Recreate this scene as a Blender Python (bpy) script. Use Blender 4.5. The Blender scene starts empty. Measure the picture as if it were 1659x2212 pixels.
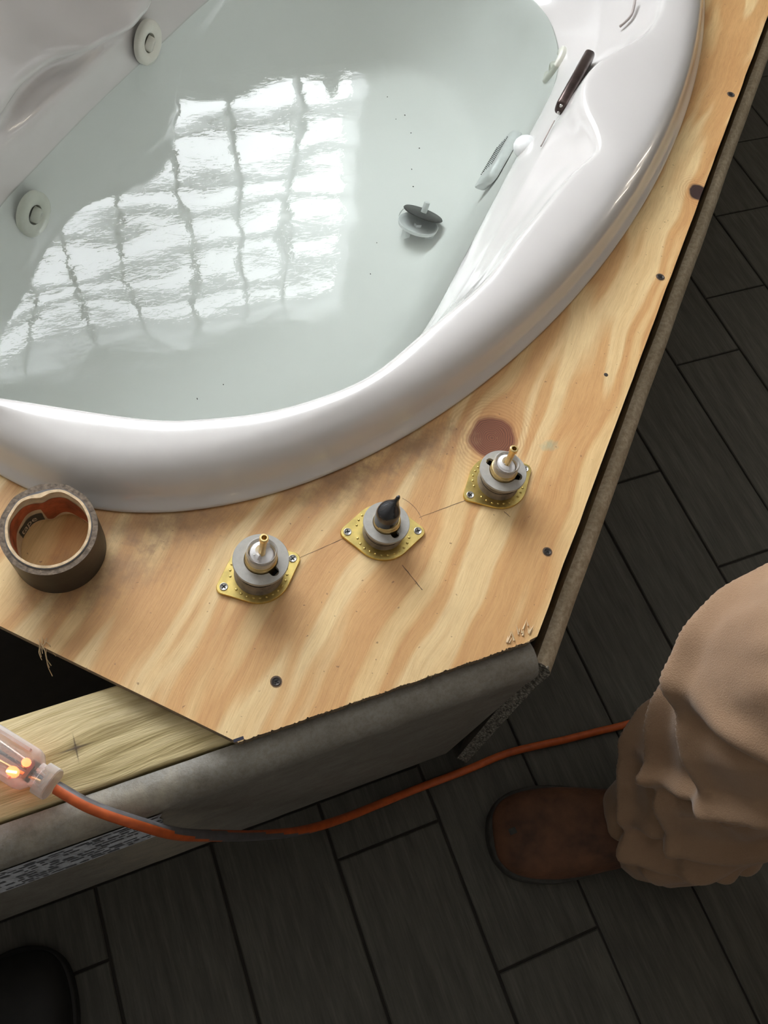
import bpy, bmesh, math, random
from math import sin, cos, pi, sqrt, exp, atan2, radians
from mathutils import Vector, Matrix, noise, geometry
random.seed(7)
S = bpy.context.scene
COL = S.collection

# ------------------------------------------------------------------ camera, world, exposure
cam_d = bpy.data.cameras.new('camera')
cam_d.sensor_fit = 'HORIZONTAL'
cam_d.sensor_width = 36.0
cam_d.lens = 36.0 * 1790.0 / 1659.0
cam_d.clip_start = 0.02
cam = bpy.data.objects.new('camera', cam_d)
COL.objects.link(cam)
RW = ((0.92701082, -0.26246381, 0.26788745),
      (-0.35442731, -0.84662903, 0.39698937),
      (0.12260595, -0.46296007, -0.87785862))
cam.matrix_world = Matrix(((RW[0][0], -RW[0][1], -RW[0][2], 0.0),
                           (RW[1][0], -RW[1][1], -RW[1][2], 0.0),
                           (RW[2][0], -RW[2][1], -RW[2][2], 1.22),
                           (0, 0, 0, 1)))
S.camera = cam
world = bpy.data.worlds.new('overcast_sky')
S.world = world
world.use_nodes = True
world.node_tree.nodes['Background'].inputs[0].default_value = (0.93, 0.97, 1.0, 1)
world.node_tree.nodes['Background'].inputs[1].default_value = 21.0
S.view_settings.view_transform = 'Standard'
S.view_settings.look = 'None'
S.view_settings.gamma = 1.0
S.view_settings.use_curve_mapping = False
S.view_settings.exposure = 0.0
WX0, WX1, WZ0, WZ1, WY = -0.55, 0.905, 1.02, 2.06, 1.95     # window opening in the far wall
pd = bpy.data.lights.new('window_portal', 'AREA')
pd.shape = 'RECTANGLE'; pd.size = WX1 - WX0; pd.size_y = WZ1 - WZ0
pd.cycles.is_portal = True
po = bpy.data.objects.new('window_portal', pd)
COL.objects.link(po)
po.location = ((WX0 + WX1) / 2, WY + 0.14, (WZ0 + WZ1) / 2)
po.rotation_euler = (radians(-90), 0, 0)

# ------------------------------------------------------------------ helpers
def tag(o, label=None, cat=None, group=None, kind=None):
    if label: o['label'] = label
    if cat: o['category'] = cat
    if group: o['group'] = group
    if kind: o['kind'] = kind
    return o

def empty(name, loc, rz=0.0, **k):
    o = bpy.data.objects.new(name, None); COL.objects.link(o)
    o.location = loc; o.rotation_euler = (0, 0, rz); o.empty_display_size = 0.02
    bpy.context.view_layer.update()
    return tag(o, **k)

def mesh(name, vs, fs, mat, parent=None, smooth=False, mats=None, mi=None, world_space=False):
    me = bpy.data.meshes.new(name)
    me.from_pydata([tuple(v) for v in vs], [], fs)
    me.update()
    bm = bmesh.new(); bm.from_mesh(me)
    bmesh.ops.recalc_face_normals(bm, faces=bm.faces)
    bm.to_mesh(me); bm.free()
    for m in (mats or [mat]): me.materials.append(m)
    if mi: me.polygons.foreach_set('material_index', mi)
    if smooth: me.polygons.foreach_set('use_smooth', [True] * len(me.polygons))
    o = bpy.data.objects.new(name, me); COL.objects.link(o)
    if parent:
        o.parent = parent
        if world_space: o.matrix_parent_inverse = parent.matrix_world.inverted()
    return o

def sharp(o, ang=35):
    me = o.data
    bm = bmesh.new(); bm.from_mesh(me)
    for e in bm.edges:
        if len(e.link_faces) == 2:
            e.smooth = e.calc_face_angle() < radians(ang)
    for f in bm.faces: f.smooth = True
    bm.to_mesh(me); bm.free()
    return o

class MB:
    def __init__(s): s.v = []; s.f = []
    def add(s, vs, fs):
        n = len(s.v); s.v += [tuple(v) for v in vs]; s.f += [tuple(i + n for i in f) for f in fs]; return s
    def box(s, x0, x1, y0, y1, z0, z1, M=None):
        vs = [Vector((x, y, z)) for x in (x0, x1) for y in (y0, y1) for z in (z0, z1)]
        if M: vs = [M @ v for v in vs]
        return s.add(vs, [(0, 1, 3, 2), (4, 6, 7, 5), (0, 4, 5, 1), (2, 3, 7, 6), (0, 2, 6, 4), (1, 5, 7, 3)])
    def loft(s, rings, close=False, cap0=False, cap1=False):
        n = len(rings[0]); base = len(s.v)
        for r in rings: s.v += [tuple(p) for p in r]
        m = len(rings)
        for i in range(m if close else m - 1):
            a = base + i * n; b = base + ((i + 1) % m) * n
            for j in range(n):
                k = (j + 1) % n
                s.f.append((a + j, a + k, b + k, b + j))
        if cap0: s.f.append(tuple(base + j for j in range(n))[::-1])
        if cap1: s.f.append(tuple(base + (m - 1) * n + j for j in range(n)))
        return s
    def lathe(s, prof, seg=48, M=None, cap0=False, cap1=False, close=False):
        rings = []
        for r, z in prof:
            ring = [Vector((r * cos(2 * pi * j / seg), r * sin(2 * pi * j / seg), z)) for j in range(seg)]
            if M: ring = [M @ p for p in ring]
            rings.append(ring)
        return s.loft(rings, close=close, cap0=cap0, cap1=cap1)
    def tube(s, path, rad, seg=12, cap=True):
        path = [Vector(p) for p in path]
        rads = rad if isinstance(rad, (list, tuple)) else [rad] * len(path)
        rings = []; up = None
        for i, p in enumerate(path):
            t = (path[min(i + 1, len(path) - 1)] - path[max(i - 1, 0)]).normalized()
            if up is None:
                up = Vector((0, 0, 1)) if abs(t.z) < .9 else Vector((1, 0, 0))
            a = up - t * up.dot(t); a.normalize(); b = t.cross(a); up = a
            rings.append([p + (a * cos(2 * pi * j / seg) + b * sin(2 * pi * j / seg)) * rads[i] for j in range(seg)])
        return s.loft(rings, cap0=cap, cap1=cap)
    def ball(s, c, rx, ry=None, rz=None, seg=14, M=None):
        ry = ry or rx; rz = rz or rx
        rings = []
        n = seg // 2
        for i in range(1, n):
            th = pi * i / n
            ring = [Vector((c[0] + rx * sin(th) * cos(2 * pi * j / seg), c[1] + ry * sin(th) * sin(2 * pi * j / seg), c[2] - rz * cos(th))) for j in range(seg)]
            if M: ring = [M @ p for p in ring]
            rings.append(ring)
        return s.loft(rings, cap0=True, cap1=True)
    def build(s, name, mat, parent=None, smooth=False, sharp_ang=None, **k):
        o = mesh(name, s.v, s.f, mat, parent, smooth, **k)
        if sharp_ang: sharp(o, sharp_ang)
        return o

def catmull(pts, n, closed=False):
    P = [Vector(p) for p in pts]; m = len(P); out = []
    segs = m if closed else m - 1
    for i in range(segs):
        g = (lambda k: P[k % m]) if closed else (lambda k: P[max(0, min(m - 1, k))])
        p0, p1, p2, p3 = g(i - 1), g(i), g(i + 1), g(i + 2)
        for j in range(n):
            t = j / n
            out.append(0.5 * ((2 * p1) + (p2 - p0) * t + (2 * p0 - 5 * p1 + 4 * p2 - p3) * t * t + (-p0 + 3 * p1 - 3 * p2 + p3) * t ** 3))
    if not closed: out.append(P[-1])
    return out

def smoothstep(a, b, x):
    t = max(0.0, min(1.0, (x - a) / (b - a))); return t * t * (3 - 2 * t)

# tub coordinates: u runs along the clipped front face of the surround, v across the tub
Q2 = sqrt(2.0)
def UV(u, v, z): return Vector(((u - v) / Q2, (u + v) / Q2, z))

# ------------------------------------------------------------------ materials
class NT:
    def __init__(s, name):
        s.m = bpy.data.materials.new(name); s.m.use_nodes = True
        s.t = s.m.node_tree; s.b = s.t.nodes['Principled BSDF']; s.out = s.t.nodes['Material Output']
    def n(s, typ, **kw):
        nd = s.t.nodes.new(typ)
        for k, v in kw.items(): setattr(nd, k, v)
        return nd
    def l(s, a, b): s.t.links.new(a, b)
    def val(s, x, sock):
        if hasattr(x, 'is_output') or hasattr(x, 'links'): s.l(x, sock)
        else: sock.default_value = x
    def math(s, op, a, b=0.0, c=None, clamp=False):
        nd = s.n('ShaderNodeMath', operation=op); nd.use_clamp = clamp
        s.val(a, nd.inputs[0]); s.val(b, nd.inputs[1])
        if c is not None: s.val(c, nd.inputs[2])
        return nd.outputs[0]
    def noise(s, vec, scale, detail=3.0, rough=0.55, dist=0.0):
        nd = s.n('ShaderNodeTexNoise'); s.l(vec, nd.inputs['Vector'])
        nd.inputs['Scale'].default_value = scale; nd.inputs['Detail'].default_value = detail
        nd.inputs['Roughness'].default_value = rough; nd.inputs['Distortion'].default_value = dist
        return nd.outputs[0]
    def ramp(s, fac, stops, interp='LINEAR'):
        nd = s.n('ShaderNodeValToRGB'); s.l(fac, nd.inputs[0]); r = nd.color_ramp; r.interpolation = interp
        while len(r.elements) < len(stops): r.elements.new(0.5)
        for e, (p, c) in zip(r.elements, stops):
            e.position = p; e.color = (*c, 1) if len(c) == 3 else c
        return nd.outputs[0]
    def mix(s, fac, a, b, blend='MIX'):
        nd = s.n('ShaderNodeMix', data_type='RGBA', blend_type=blend)
        s.val(fac, nd.inputs[0])
        for x, i in ((a, 6), (b, 7)):
            if isinstance(x, tuple): nd.inputs[i].default_value = (*x, 1)
            else: s.l(x, nd.inputs[i])
        return nd.outputs[2]
    def pos(s): return s.n('ShaderNodeNewGeometry').outputs['Position']
    def obj(s): return s.n('ShaderNodeTexCoord').outputs['Object']
    def mapping(s, vec, loc=(0, 0, 0), rot=(0, 0, 0), scale=(1, 1, 1)):
        nd = s.n('ShaderNodeMapping'); s.l(vec, nd.inputs[0])
        nd.inputs[1].default_value = loc; nd.inputs[2].default_value = rot; nd.inputs[3].default_value = scale
        return nd.outputs[0]
    def bump(s, h, dist, strength=1.0):
        nd = s.n('ShaderNodeBump'); s.l(h, nd.inputs['Height'])
        nd.inputs['Distance'].default_value = dist; nd.inputs['Strength'].default_value = strength
        s.l(nd.outputs[0], s.b.inputs['Normal']); return nd.outputs[0]
    def dist(s, vec, p, sx=1.0, sy=1.0):
        sp = s.n('ShaderNodeSeparateXYZ'); s.l(vec, sp.inputs[0])
        dx = s.math('MULTIPLY', s.math('SUBTRACT', sp.outputs[0], p[0]), sx)
        dy = s.math('MULTIPLY', s.math('SUBTRACT', sp.outputs[1], p[1]), sy)
        return s.math('SQRT', s.math('ADD', s.math('MULTIPLY', dx, dx), s.math('MULTIPLY', dy, dy)))

def simple(name, col, rough=0.5, metal=0.0, var=0.06, scale=60.0, bump=0.0, bscale=None, spec=None, coat=0.0):
    N = NT(name); v = N.obj()
    f = N.noise(v, scale, 4)
    d = tuple(max(0, c * (1 - var * 2.2)) for c in col); u = tuple(min(1, c * (1 + var * 2.2)) for c in col)
    N.l(N.ramp(f, [(0.3, d), (0.7, u)]), N.b.inputs['Base Color'])
    N.b.inputs['Roughness'].default_value = rough; N.b.inputs['Metallic'].default_value = metal
    if spec is not None: N.b.inputs['Specular IOR Level'].default_value = spec
    if coat: N.b.inputs['Coat Weight'].default_value = coat; N.b.inputs['Coat Roughness'].default_value = 0.04
    if bump: N.bump(N.noise(v, bscale or scale, 5), bump)
    return N.m

def grain_coords(N, vec, knots):
    """(along, across) coordinates of the veneer: across is pushed aside around each knot"""
    sp = N.n('ShaderNodeSeparateXYZ'); N.l(vec, sp.inputs[0])
    a, c = sp.outputs[0], sp.outputs[1]
    off = None
    for (ku, kv, r, amp) in knots:
        du = N.math('DIVIDE', N.math('SUBTRACT', a, ku), r * 1.9)
        dv = N.math('DIVIDE', N.math('SUBTRACT', c, kv), r)
        r2 = N.math('ADD', N.math('MULTIPLY', du, du), N.math('MULTIPLY', dv, dv))
        g = N.math('DIVIDE', dv, N.math('ADD', N.math('MULTIPLY', r2, r2), 0.8))
        g = N.math('MULTIPLY', g, -amp)
        off = g if off is None else N.math('ADD', off, g)
    return a, N.math('ADD', c, off) if off is not None else c

def plywood_mat():
    N = NT('pine_veneer'); P = N.pos()
    rot = N.mapping(P, rot=(0, 0, radians(-45)))          # x = along grain (u), y = across (v)
    wob = N.noise(N.mapping(rot, scale=(3.0, 3.0, 1)), 1.6, 2)
    a, c = grain_coords(N, rot, [(0.535, 0.009, 0.032, 0.030), (1.050, -0.114, 0.018, 0.022)])
    c = N.math('ADD', c, N.math('MULTIPLY', N.math('SUBTRACT', wob, 0.5), 0.045))
    cb = N.n('ShaderNodeCombineXYZ'); N.l(N.math('MULTIPLY', a, 0.10), cb.inputs[0]); N.l(c, cb.inputs[1])
    band = N.noise(cb.outputs[0], 15.0, 2.0, 0.5)
    cb2 = N.n('ShaderNodeCombineXYZ'); N.l(N.math('MULTIPLY', a, 0.05), cb2.inputs[0]); N.l(c, cb2.inputs[1])
    fine = N.noise(cb2.outputs[0], 170.0, 3, 0.6)
    cb3 = N.n('ShaderNodeCombineXYZ'); N.l(N.math('MULTIPLY', a, 0.06), cb3.inputs[0]); N.l(c, cb3.inputs[1])
    fibre = N.noise(cb3.outputs[0], 900.0, 2, 0.5)
    col = N.ramp(band, [(0.30, (0.84, 0.61, 0.315)), (0.41, (0.81, 0.56, 0.27)), (0.455, (0.67, 0.375, 0.155)),
                        (0.52, (0.70, 0.41, 0.175)), (0.555, (0.85, 0.63, 0.335)), (0.62, (0.83, 0.59, 0.30)), (0.655, (0.68, 0.39, 0.165)), (0.71, (0.72, 0.43, 0.19)), (0.75, (0.84, 0.60, 0.31))])
    col = N.mix(0.22, col, N.ramp(fine, [(0.35, (0.62, 0.47, 0.34)), (0.6, (1, 1, 1))]), 'MULTIPLY')
    col = N.mix(0.22, col, N.ramp(fibre, [(0.35, (0.60, 0.50, 0.42)), (0.55, (1, 1, 1))]), 'MULTIPLY')
    blot = N.noise(P, 9.0, 4, 0.6)
    col = N.mix(0.30, col, N.ramp(blot, [(0.35, (0.72, 0.66, 0.60)), (0.62, (1, 1, 1))]), 'MULTIPLY')
    # knots: reddish heart with rings
    wv = N.noise(P, 40, 2)
    for (px, py, r, dark) in [((0.535), 0.009, 0.030, 0), (1.050, -0.107, 0.017, 1)]:
        d = N.dist(rot, (px, py), 1.0, 1.12)
        d = N.math('ADD', d, N.math('MULTIPLY', N.math('SUBTRACT', wv, 0.5), 0.010))
        rings = N.math('SINE', N.math('MULTIPLY', d, 2600.0))
        rc = N.mix(N.math('MULTIPLY_ADD', rings, 0.45, 0.45), (0.26, 0.088, 0.040) if not dark else (0.06, 0.03, 0.025),
                   (0.12, 0.040, 0.021) if not dark else (0.025, 0.014, 0.013))
        halo = N.ramp(N.math('DIVIDE', d, r * 2.6), [(0.36, (1, 1, 1)), (0.40, (0.55, 0.55, 0.55)), (0.95, (0, 0, 0))])
        ring2 = N.math('MULTIPLY', halo, N.math('MULTIPLY_ADD', N.math('SINE', N.math('MULTIPLY', d, 1500.0)), 0.42, 0.45))
        col = N.mix(ring2, col, (0.46, 0.20, 0.075))
        fac = N.ramp(N.math('DIVIDE', d, r * 2), [(0.42, (1, 1, 1)), (0.52, (0, 0, 0))])
        col = N.mix(fac, col, rc)
    # green wood-preserver smudge beside the big knot, brown stain streaks and painted rim shade near the tub
    d = N.dist(P, (0.430, 0.358), 1.0, 1.6)
    d = N.math('ADD', d, N.math('MULTIPLY', N.math('SUBTRACT', N.noise(P, 90, 2), 0.5), 0.02))
    col = N.mix(N.ramp(d, [(0.003, (0.45, 0.45, 0.45)), (0.011, (0, 0, 0))]), col, (0.22, 0.42, 0.32))
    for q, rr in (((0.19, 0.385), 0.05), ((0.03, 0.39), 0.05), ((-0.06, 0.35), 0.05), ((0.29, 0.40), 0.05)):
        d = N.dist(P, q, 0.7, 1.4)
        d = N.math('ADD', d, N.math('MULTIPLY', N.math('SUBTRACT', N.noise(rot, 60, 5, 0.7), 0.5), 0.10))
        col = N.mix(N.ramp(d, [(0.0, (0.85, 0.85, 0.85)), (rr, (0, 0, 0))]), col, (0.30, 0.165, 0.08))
    specks = N.noise(P, 230, 1)
    col = N.mix(N.ramp(specks, [(0.76, (0, 0, 0)), (0.80, (0.7, 0.7, 0.7))]), col, (0.22, 0.11, 0.05))
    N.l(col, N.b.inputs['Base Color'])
    N.b.inputs['Roughness'].default_value = 0.48
    h = N.math('ADD', N.math('MULTIPLY', fibre, 0.5), N.math('MULTIPLY', N.noise(rot, 55, 3), 0.6))
    N.bump(h, 0.0005, 0.6)
    return N.m

def ply_edge_mat():
    N = NT('plywood_layers'); P = N.pos()
    sp = N.n('ShaderNodeSeparateXYZ'); N.l(P, sp.inputs[0])
    s = N.math('SINE', N.math('MULTIPLY', sp.outputs[2], 1800.0))
    g = N.noise(P, 300, 3)
    col = N.mix(N.math('MULTIPLY_ADD', s, 0.5, 0.5), (0.20, 0.145, 0.095), (0.34, 0.25, 0.16))
    col = N.mix(N.ramp(g, [(0.4, (0, 0, 0)), (0.7, (0.6, 0.6, 0.6))]), col, (0.10, 0.07, 0.045))
    N.l(col, N.b.inputs['Base Color']); N.b.inputs['Roughness'].default_value = 0.8
    N.bump(g, 0.001); return N.m

def lumber_mat():
    N = NT('treated_pine'); P = N.pos()
    wob = N.noise(N.mapping(P, scale=(3, 10, 1)), 1.2, 2)
    sp = N.n('ShaderNodeSeparateXYZ'); N.l(P, sp.inputs[0])
    c = N.math('ADD', sp.outputs[1], N.math('MULTIPLY', N.math('SUBTRACT', wob, 0.5), 0.035))
    cb = N.n('ShaderNodeCombineXYZ'); N.l(N.math('MULTIPLY', sp.outputs[0], 0.06), cb.inputs[0]); N.l(c, cb.inputs[1])
    b = N.noise(cb.outputs[0], 95, 3, 0.55); f = N.noise(cb.outputs[0], 600, 2)
    col = N.ramp(b, [(0.34, (0.40, 0.31, 0.135)), (0.44, (0.62, 0.50, 0.26)), (0.55, (0.68, 0.56, 0.31)), (0.68, (0.50, 0.39, 0.18))])
    col = N.mix(0.3, col, N.ramp(f, [(0.35, (0.6, 0.55, 0.45)), (0.6, (1, 1, 1))]), 'MULTIPLY')
    d = N.dist(P, (0.0, 0.222), 0.35, 1.0)
    d = N.math('ADD', d, N.math('MULTIPLY', N.math('SUBTRACT', N.noise(P, 30, 4), 0.5), 0.03))
    col = N.mix(N.ramp(d, [(0.0, (0.6, 0.6, 0.6)), (0.035, (0, 0, 0))]), col, (0.20, 0.15, 0.07))
    # nail hole with star cracks
    dn = N.dist(P, (-0.108, 0.205)); col = N.mix(N.ramp(dn, [(0.002, (0.9, 0.9, 0.9)), (0.0045, (0, 0, 0))]), col, (0.05, 0.03, 0.02))
    for (kx, ky) in ((9.0, 0.55), (0.45, 7.0)):
        dk = N.dist(N.mapping(P, loc=(0, 0, 0)), (-0.108, 0.205), kx, ky)
        col = N.mix(N.ramp(dk, [(0.004, (0.75, 0.75, 0.75)), (0.008, (0, 0, 0))]), col, (0.07, 0.045, 0.025))
    N.l(col, N.b.inputs['Base Color']); N.b.inputs['Roughness'].default_value = 0.6
    N.bump(f, 0.0006); return N.m

def tile_mat():
    N = NT('wood_look_tile'); P = N.pos()
    info = N.n('ShaderNodeObjectInfo')
    r = info.outputs['Random']
    off = N.n('ShaderNodeCombineXYZ'); N.l(N.math('MULTIPLY', r, 7.0), off.inputs[0]); N.l(N.math('MULTIPLY', r, 3.0), off.inputs[1])
    ad = N.n('ShaderNodeVectorMath', operation='ADD'); N.l(P, ad.inputs[0]); N.l(off.outputs[0], ad.inputs[1])
    g = N.noise(N.mapping(ad.outputs[0], scale=(12, 1.2, 1)), 6, 5, 0.65)
    f = N.noise(N.mapping(ad.outputs[0], scale=(40, 2.5, 1)), 8, 3)
    col = N.ramp(g, [(0.3, (0.056, 0.052, 0.042)), (0.5, (0.080, 0.075, 0.061)), (0.7, (0.106, 0.099, 0.081))])
    col = N.mix(0.5, col, N.ramp(f, [(0.35, (0.55, 0.55, 0.55)), (0.65, (1, 1, 1))]), 'MULTIPLY')
    N.l(col, N.b.inputs['Base Color'])
    N.b.inputs['Roughness'].default_value = 0.55
    N.b.inputs['Specular IOR Level'].default_value = 0.3
    N.bump(f, 0.0008); return N.m

def board_mat():
    N = NT('backer_board_skin'); P = N.pos()
    g = N.noise(P, 30, 5, 0.7); f = N.noise(P, 260, 4, 0.7)
    col = N.ramp(g, [(0.3, (0.21, 0.19, 0.16)), (0.6, (0.29, 0.275, 0.245)), (0.8, (0.36, 0.345, 0.31))])
    col = N.mix(0.4, col, N.ramp(f, [(0.38, (0.62, 0.55, 0.45)), (0.6, (1, 1, 1))]), 'MULTIPLY')
    d = N.math('ADD', N.dist(P, (-0.09, 0.145), 0.25, 1.0), N.math('MULTIPLY', N.math('SUBTRACT', N.noise(P, 45, 5, 0.7), 0.5), 0.05))
    col = N.mix(N.ramp(d, [(0.0, (0.6, 0.6, 0.6)), (0.02, (0, 0, 0))]), col, (0.50, 0.44, 0.34))
    N.l(col, N.b.inputs['Base Color']); N.b.inputs['Roughness'].default_value = 0.55
    N.bump(f, 0.0006); return N.m

def rail_mat():
    N = NT('tan_board_skin'); P = N.pos()
    f = N.noise(P, 200, 5, 0.75); g = N.noise(P, 25, 3)
    col = N.ramp(g, [(0.3, (0.38, 0.31, 0.215)), (0.7, (0.50, 0.42, 0.31))])
    col = N.mix(0.6, col, N.ramp(f, [(0.40, (0.5, 0.45, 0.38)), (0.6, (1, 1, 1))]), 'MULTIPLY')
    N.l(col, N.b.inputs['Base Color']); N.b.inputs['Roughness'].default_value = 0.8
    N.bump(f, 0.0008); return N.m

def core_mat():
    N = NT('speckled_board_core'); P = N.pos()
    v = N.n('ShaderNodeTexVoronoi'); N.l(P, v.inputs['Vector']); v.inputs['Scale'].default_value = 330
    f = N.noise(P, 220, 4, 0.8)
    col = N.ramp(v.outputs['Distance'], [(0.1, (0.62, 0.58, 0.50)), (0.45, (0.33, 0.30, 0.25)), (0.8, (0.09, 0.08, 0.07))])
    col = N.mix(N.ramp(f, [(0.45, (0, 0, 0)), (0.6, (0.8, 0.8, 0.8))]), col, (0.09, 0.08, 0.065))
    N.l(col, N.b.inputs['Base Color']); N.b.inputs['Roughness'].default_value = 0.9
    N.bump(v.outputs['Distance'], 0.002); return N.m

def acrylic_mat():
    N = NT('white_acrylic'); P = N.pos()
    g = N.noise(P, 3, 2); f = N.noise(P, 420, 2)
    col = N.ramp(g, [(0.3, (0.625, 0.598, 0.585)), (0.7, (0.645, 0.618, 0.605))])
    col = N.mix(N.ramp(f, [(0.79, (0, 0, 0)), (0.82, (0.5, 0.5, 0.5))]), col, (0.40, 0.36, 0.33))
    N.l(col, N.b.inputs['Base Color'])
    N.b.inputs['Roughness'].default_value = 0.22
    N.b.inputs['Specular IOR Level'].default_value = 0.5
    N.b.inputs['Coat Weight'].default_value = 0.7; N.b.inputs['Coat Roughness'].default_value = 0.03
    N.bump(N.noise(P, 14, 2), 0.0006, 0.6)
    return N.m

def water_mat():
    N = NT('bath_water'); P = N.pos()
    t = N.t
    w1 = N.noise(N.mapping(P, scale=(1, 1.2, 1)), 7.0, 1.0, 0.35)
    w2 = N.noise(P, 24, 2, 0.5)
    w3 = N.noise(N.mapping(P, rot=(0, 0, 0.6), scale=(1, 2.0, 1)), 90, 2, 0.6)
    h = N.math('ADD', N.math('MULTIPLY', w1, 1.0), N.math('ADD', N.math('MULTIPLY', w2, 0.09), N.math('MULTIPLY', w3, 0.018)))
    b = N.n('ShaderNodeBump'); N.l(h, b.inputs['Height']); b.inputs['Distance'].default_value = 0.0027
    fr = N.n('ShaderNodeFresnel'); fr.inputs['IOR'].default_value = 1.34; N.l(b.outputs[0], fr.inputs['Normal'])
    gl = N.n('ShaderNodeBsdfGlossy'); gl.inputs['Roughness'].default_value = 0.0; N.l(b.outputs[0], gl.inputs['Normal'])
    tr = N.n('ShaderNodeBsdfTransparent'); tr.inputs['Color'].default_value = (0.89, 0.925, 0.905, 1)
    mx = N.n('ShaderNodeMixShader'); N.l(fr.outputs[0], mx.inputs[0]); N.l(tr.outputs[0], mx.inputs[1]); N.l(gl.outputs[0], mx.inputs[2])
    N.l(mx.outputs[0], N.out.inputs['Surface'])
    return N.m

def clear_mat(name, tint=(0.93, 0.93, 0.93), gloss=0.12, rough=0.05, milky=0.1):
    N = NT(name); P = N.obj()
    lw = N.n('ShaderNodeLayerWeight'); lw.inputs[0].default_value = 0.35
    tr = N.n('ShaderNodeBsdfTransparent'); tr.inputs['Color'].default_value = (*tint, 1)
    N.b.inputs['Base Color'].default_value = (0.85, 0.82, 0.80, 1); N.b.inputs['Roughness'].default_value = rough
    N.l(N.ramp(N.noise(P, 200, 2), [(0, (0.75, 0.73, 0.71)), (1, (0.9, 0.88, 0.86))]), N.b.inputs['Base Color'])
    f = N.math('MULTIPLY_ADD', lw.outputs['Facing'], 0.75, gloss + milky, clamp=True)
    mx = N.n('ShaderNodeMixShader'); N.l(f, mx.inputs[0]); N.l(tr.outputs[0], mx.inputs[1]); N.l(N.b.outputs[0], mx.inputs[2])
    N.l(mx.outputs[0], N.out.inputs['Surface'])
    return N.m

def emit(name, col, strength):
    N = NT(name)
    N.b.inputs['Base Color'].default_value = (*col, 1)
    N.b.inputs['Emission Color'].default_value = (*col, 1); N.b.inputs['Emission Strength'].default_value = strength
    return N.m

def cloth_mat(name, c1, c2):
    N = NT(name); v = N.obj()
    w = N.noise(N.mapping(v, scale=(1, 1, 1)), 700, 2); g = N.noise(v, 12, 4, 0.6)
    col = N.ramp(g, [(0.3, c1), (0.7, c2)])
    col = N.mix(0.25, col, N.ramp(w, [(0.3, (0.7, 0.7, 0.7)), (0.6, (1, 1, 1))]), 'MULTIPLY')
    N.l(col, N.b.inputs['Base Color']); N.b.inputs['Roughness'].default_value = 0.85
    N.b.inputs['Sheen Weight'].default_value = 0.2; N.b.inputs['Specular IOR Level'].default_value = 0.2
    N.bump(w, 0.0005); return N.m

def sticker_mat():
    N = NT('printed_sticker_paper'); v = N.obj()
    sc = N.noise(N.mapping(v, rot=(0, 0.5, 0), scale=(30, 1, 9)), 3.5, 4, 0.7)
    col = N.ramp(sc, [(0.42, (0.78, 0.82, 0.90)), (0.6, (0.52, 0.54, 0.60)), (0.75, (0.28, 0.28, 0.32))])
    N.l(col, N.b.inputs['Base Color']); N.b.inputs['Roughness'].default_value = 0.5
    return N.m

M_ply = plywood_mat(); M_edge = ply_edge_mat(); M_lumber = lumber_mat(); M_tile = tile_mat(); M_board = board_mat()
M_rail = rail_mat(); M_core = core_mat(); M_acr = acrylic_mat(); M_water = water_mat()
M_wet = simple('submerged_acrylic', (0.865, 0.86, 0.84), 0.6, 0, 0.01, 3, spec=0.03)
M_wall = simple('warm_grey_paint', (0.44, 0.415, 0.38), 0.85, var=0.02, scale=8)
M_wall_dark = simple('taupe_paint', (0.38, 0.355, 0.32), 0.9, var=0.02, scale=8)
M_ceil = simple('ceiling_paint', (0.66, 0.65, 0.62), 0.9, var=0.02, scale=8)
M_frame = simple('window_paint', (0.86, 0.87, 0.87), 0.5, var=0.01)
M_grout = simple('dark_grout', (0.022, 0.018, 0.014), 0.9)
M_brass = simple('stamped_brass', (0.72, 0.56, 0.20), 0.30, 1.0, 0.10, 90)
M_brass2 = simple('cast_brass', (0.80, 0.60, 0.28), 0.36, 1.0, 0.08, 120)
M_plastic = simple('grey_plastic', (0.40, 0.385, 0.36), 0.45, 0, 0.04, 200, 0.0002)
M_body = simple('soiled_brown_plastic', (0.22, 0.175, 0.125), 0.5, 0, 0.18, 90)
M_steel = simple('zinc_screw', (0.55, 0.53, 0.50), 0.35, 1.0, 0.1, 300)
M_black = simple('black_recess', (0.012, 0.011, 0.010), 0.6)
M_ceramic = simple('white_ceramic', (0.78, 0.76, 0.77), 0.25, 0, 0.02, coat=0.3)
M_rubber = simple('black_rubber', (0.020, 0.021, 0.025), 0.22, 0, 0.1, 80, coat=0.4)
M_darkscrew = simple('dark_screw', (0.07, 0.06, 0.055), 0.5, 0.6, 0.2, 400)
M_tape = simple('black_duct_tape', (0.030, 0.024, 0.018), 0.45, 0, 0.15, 60, 0.0004)
M_tapeside = simple('tape_edge_layers', (0.15, 0.11, 0.078), 0.8, 0, 0.25, 260, 0.001)
M_card = simple('cardboard_core', (0.62, 0.46, 0.29), 0.8, 0, 0.12, 150, 0.0006)
M_liner = simple('red_paper_liner', (0.33, 0.075, 0.028), 0.6, 0, 0.22, 70, 0.001)
M_linerpale = simple('pale_paper_liner', (0.55, 0.45, 0.32), 0.7, 0, 0.12, 70)
M_label = simple('dark_print', (0.035, 0.038, 0.036), 0.5)
M_print = simple('pale_print', (0.62, 0.55, 0.46), 0.6)
M_orange = simple('orange_cord_jacket', (0.50, 0.095, 0.020), 0.42, 0, 0.08, 90)
M_greyc = simple('grey_cord_stripe', (0.10, 0.095, 0.10), 0.45, 0, 0.08, 90)
M_clear = clear_mat('clear_plug_plastic', (0.90, 0.80, 0.76), 0.10, 0.08, 0.12)
M_glass = clear_mat('clear_collar_plastic', (0.72, 0.70, 0.68), 0.10, 0.04, 0.04)
M_led = emit('neon_indicator', (1.0, 0.10, 0.03), 9.0)
M_led2 = emit('neon_core', (1.0, 0.35, 0.05), 40.0)
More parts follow.
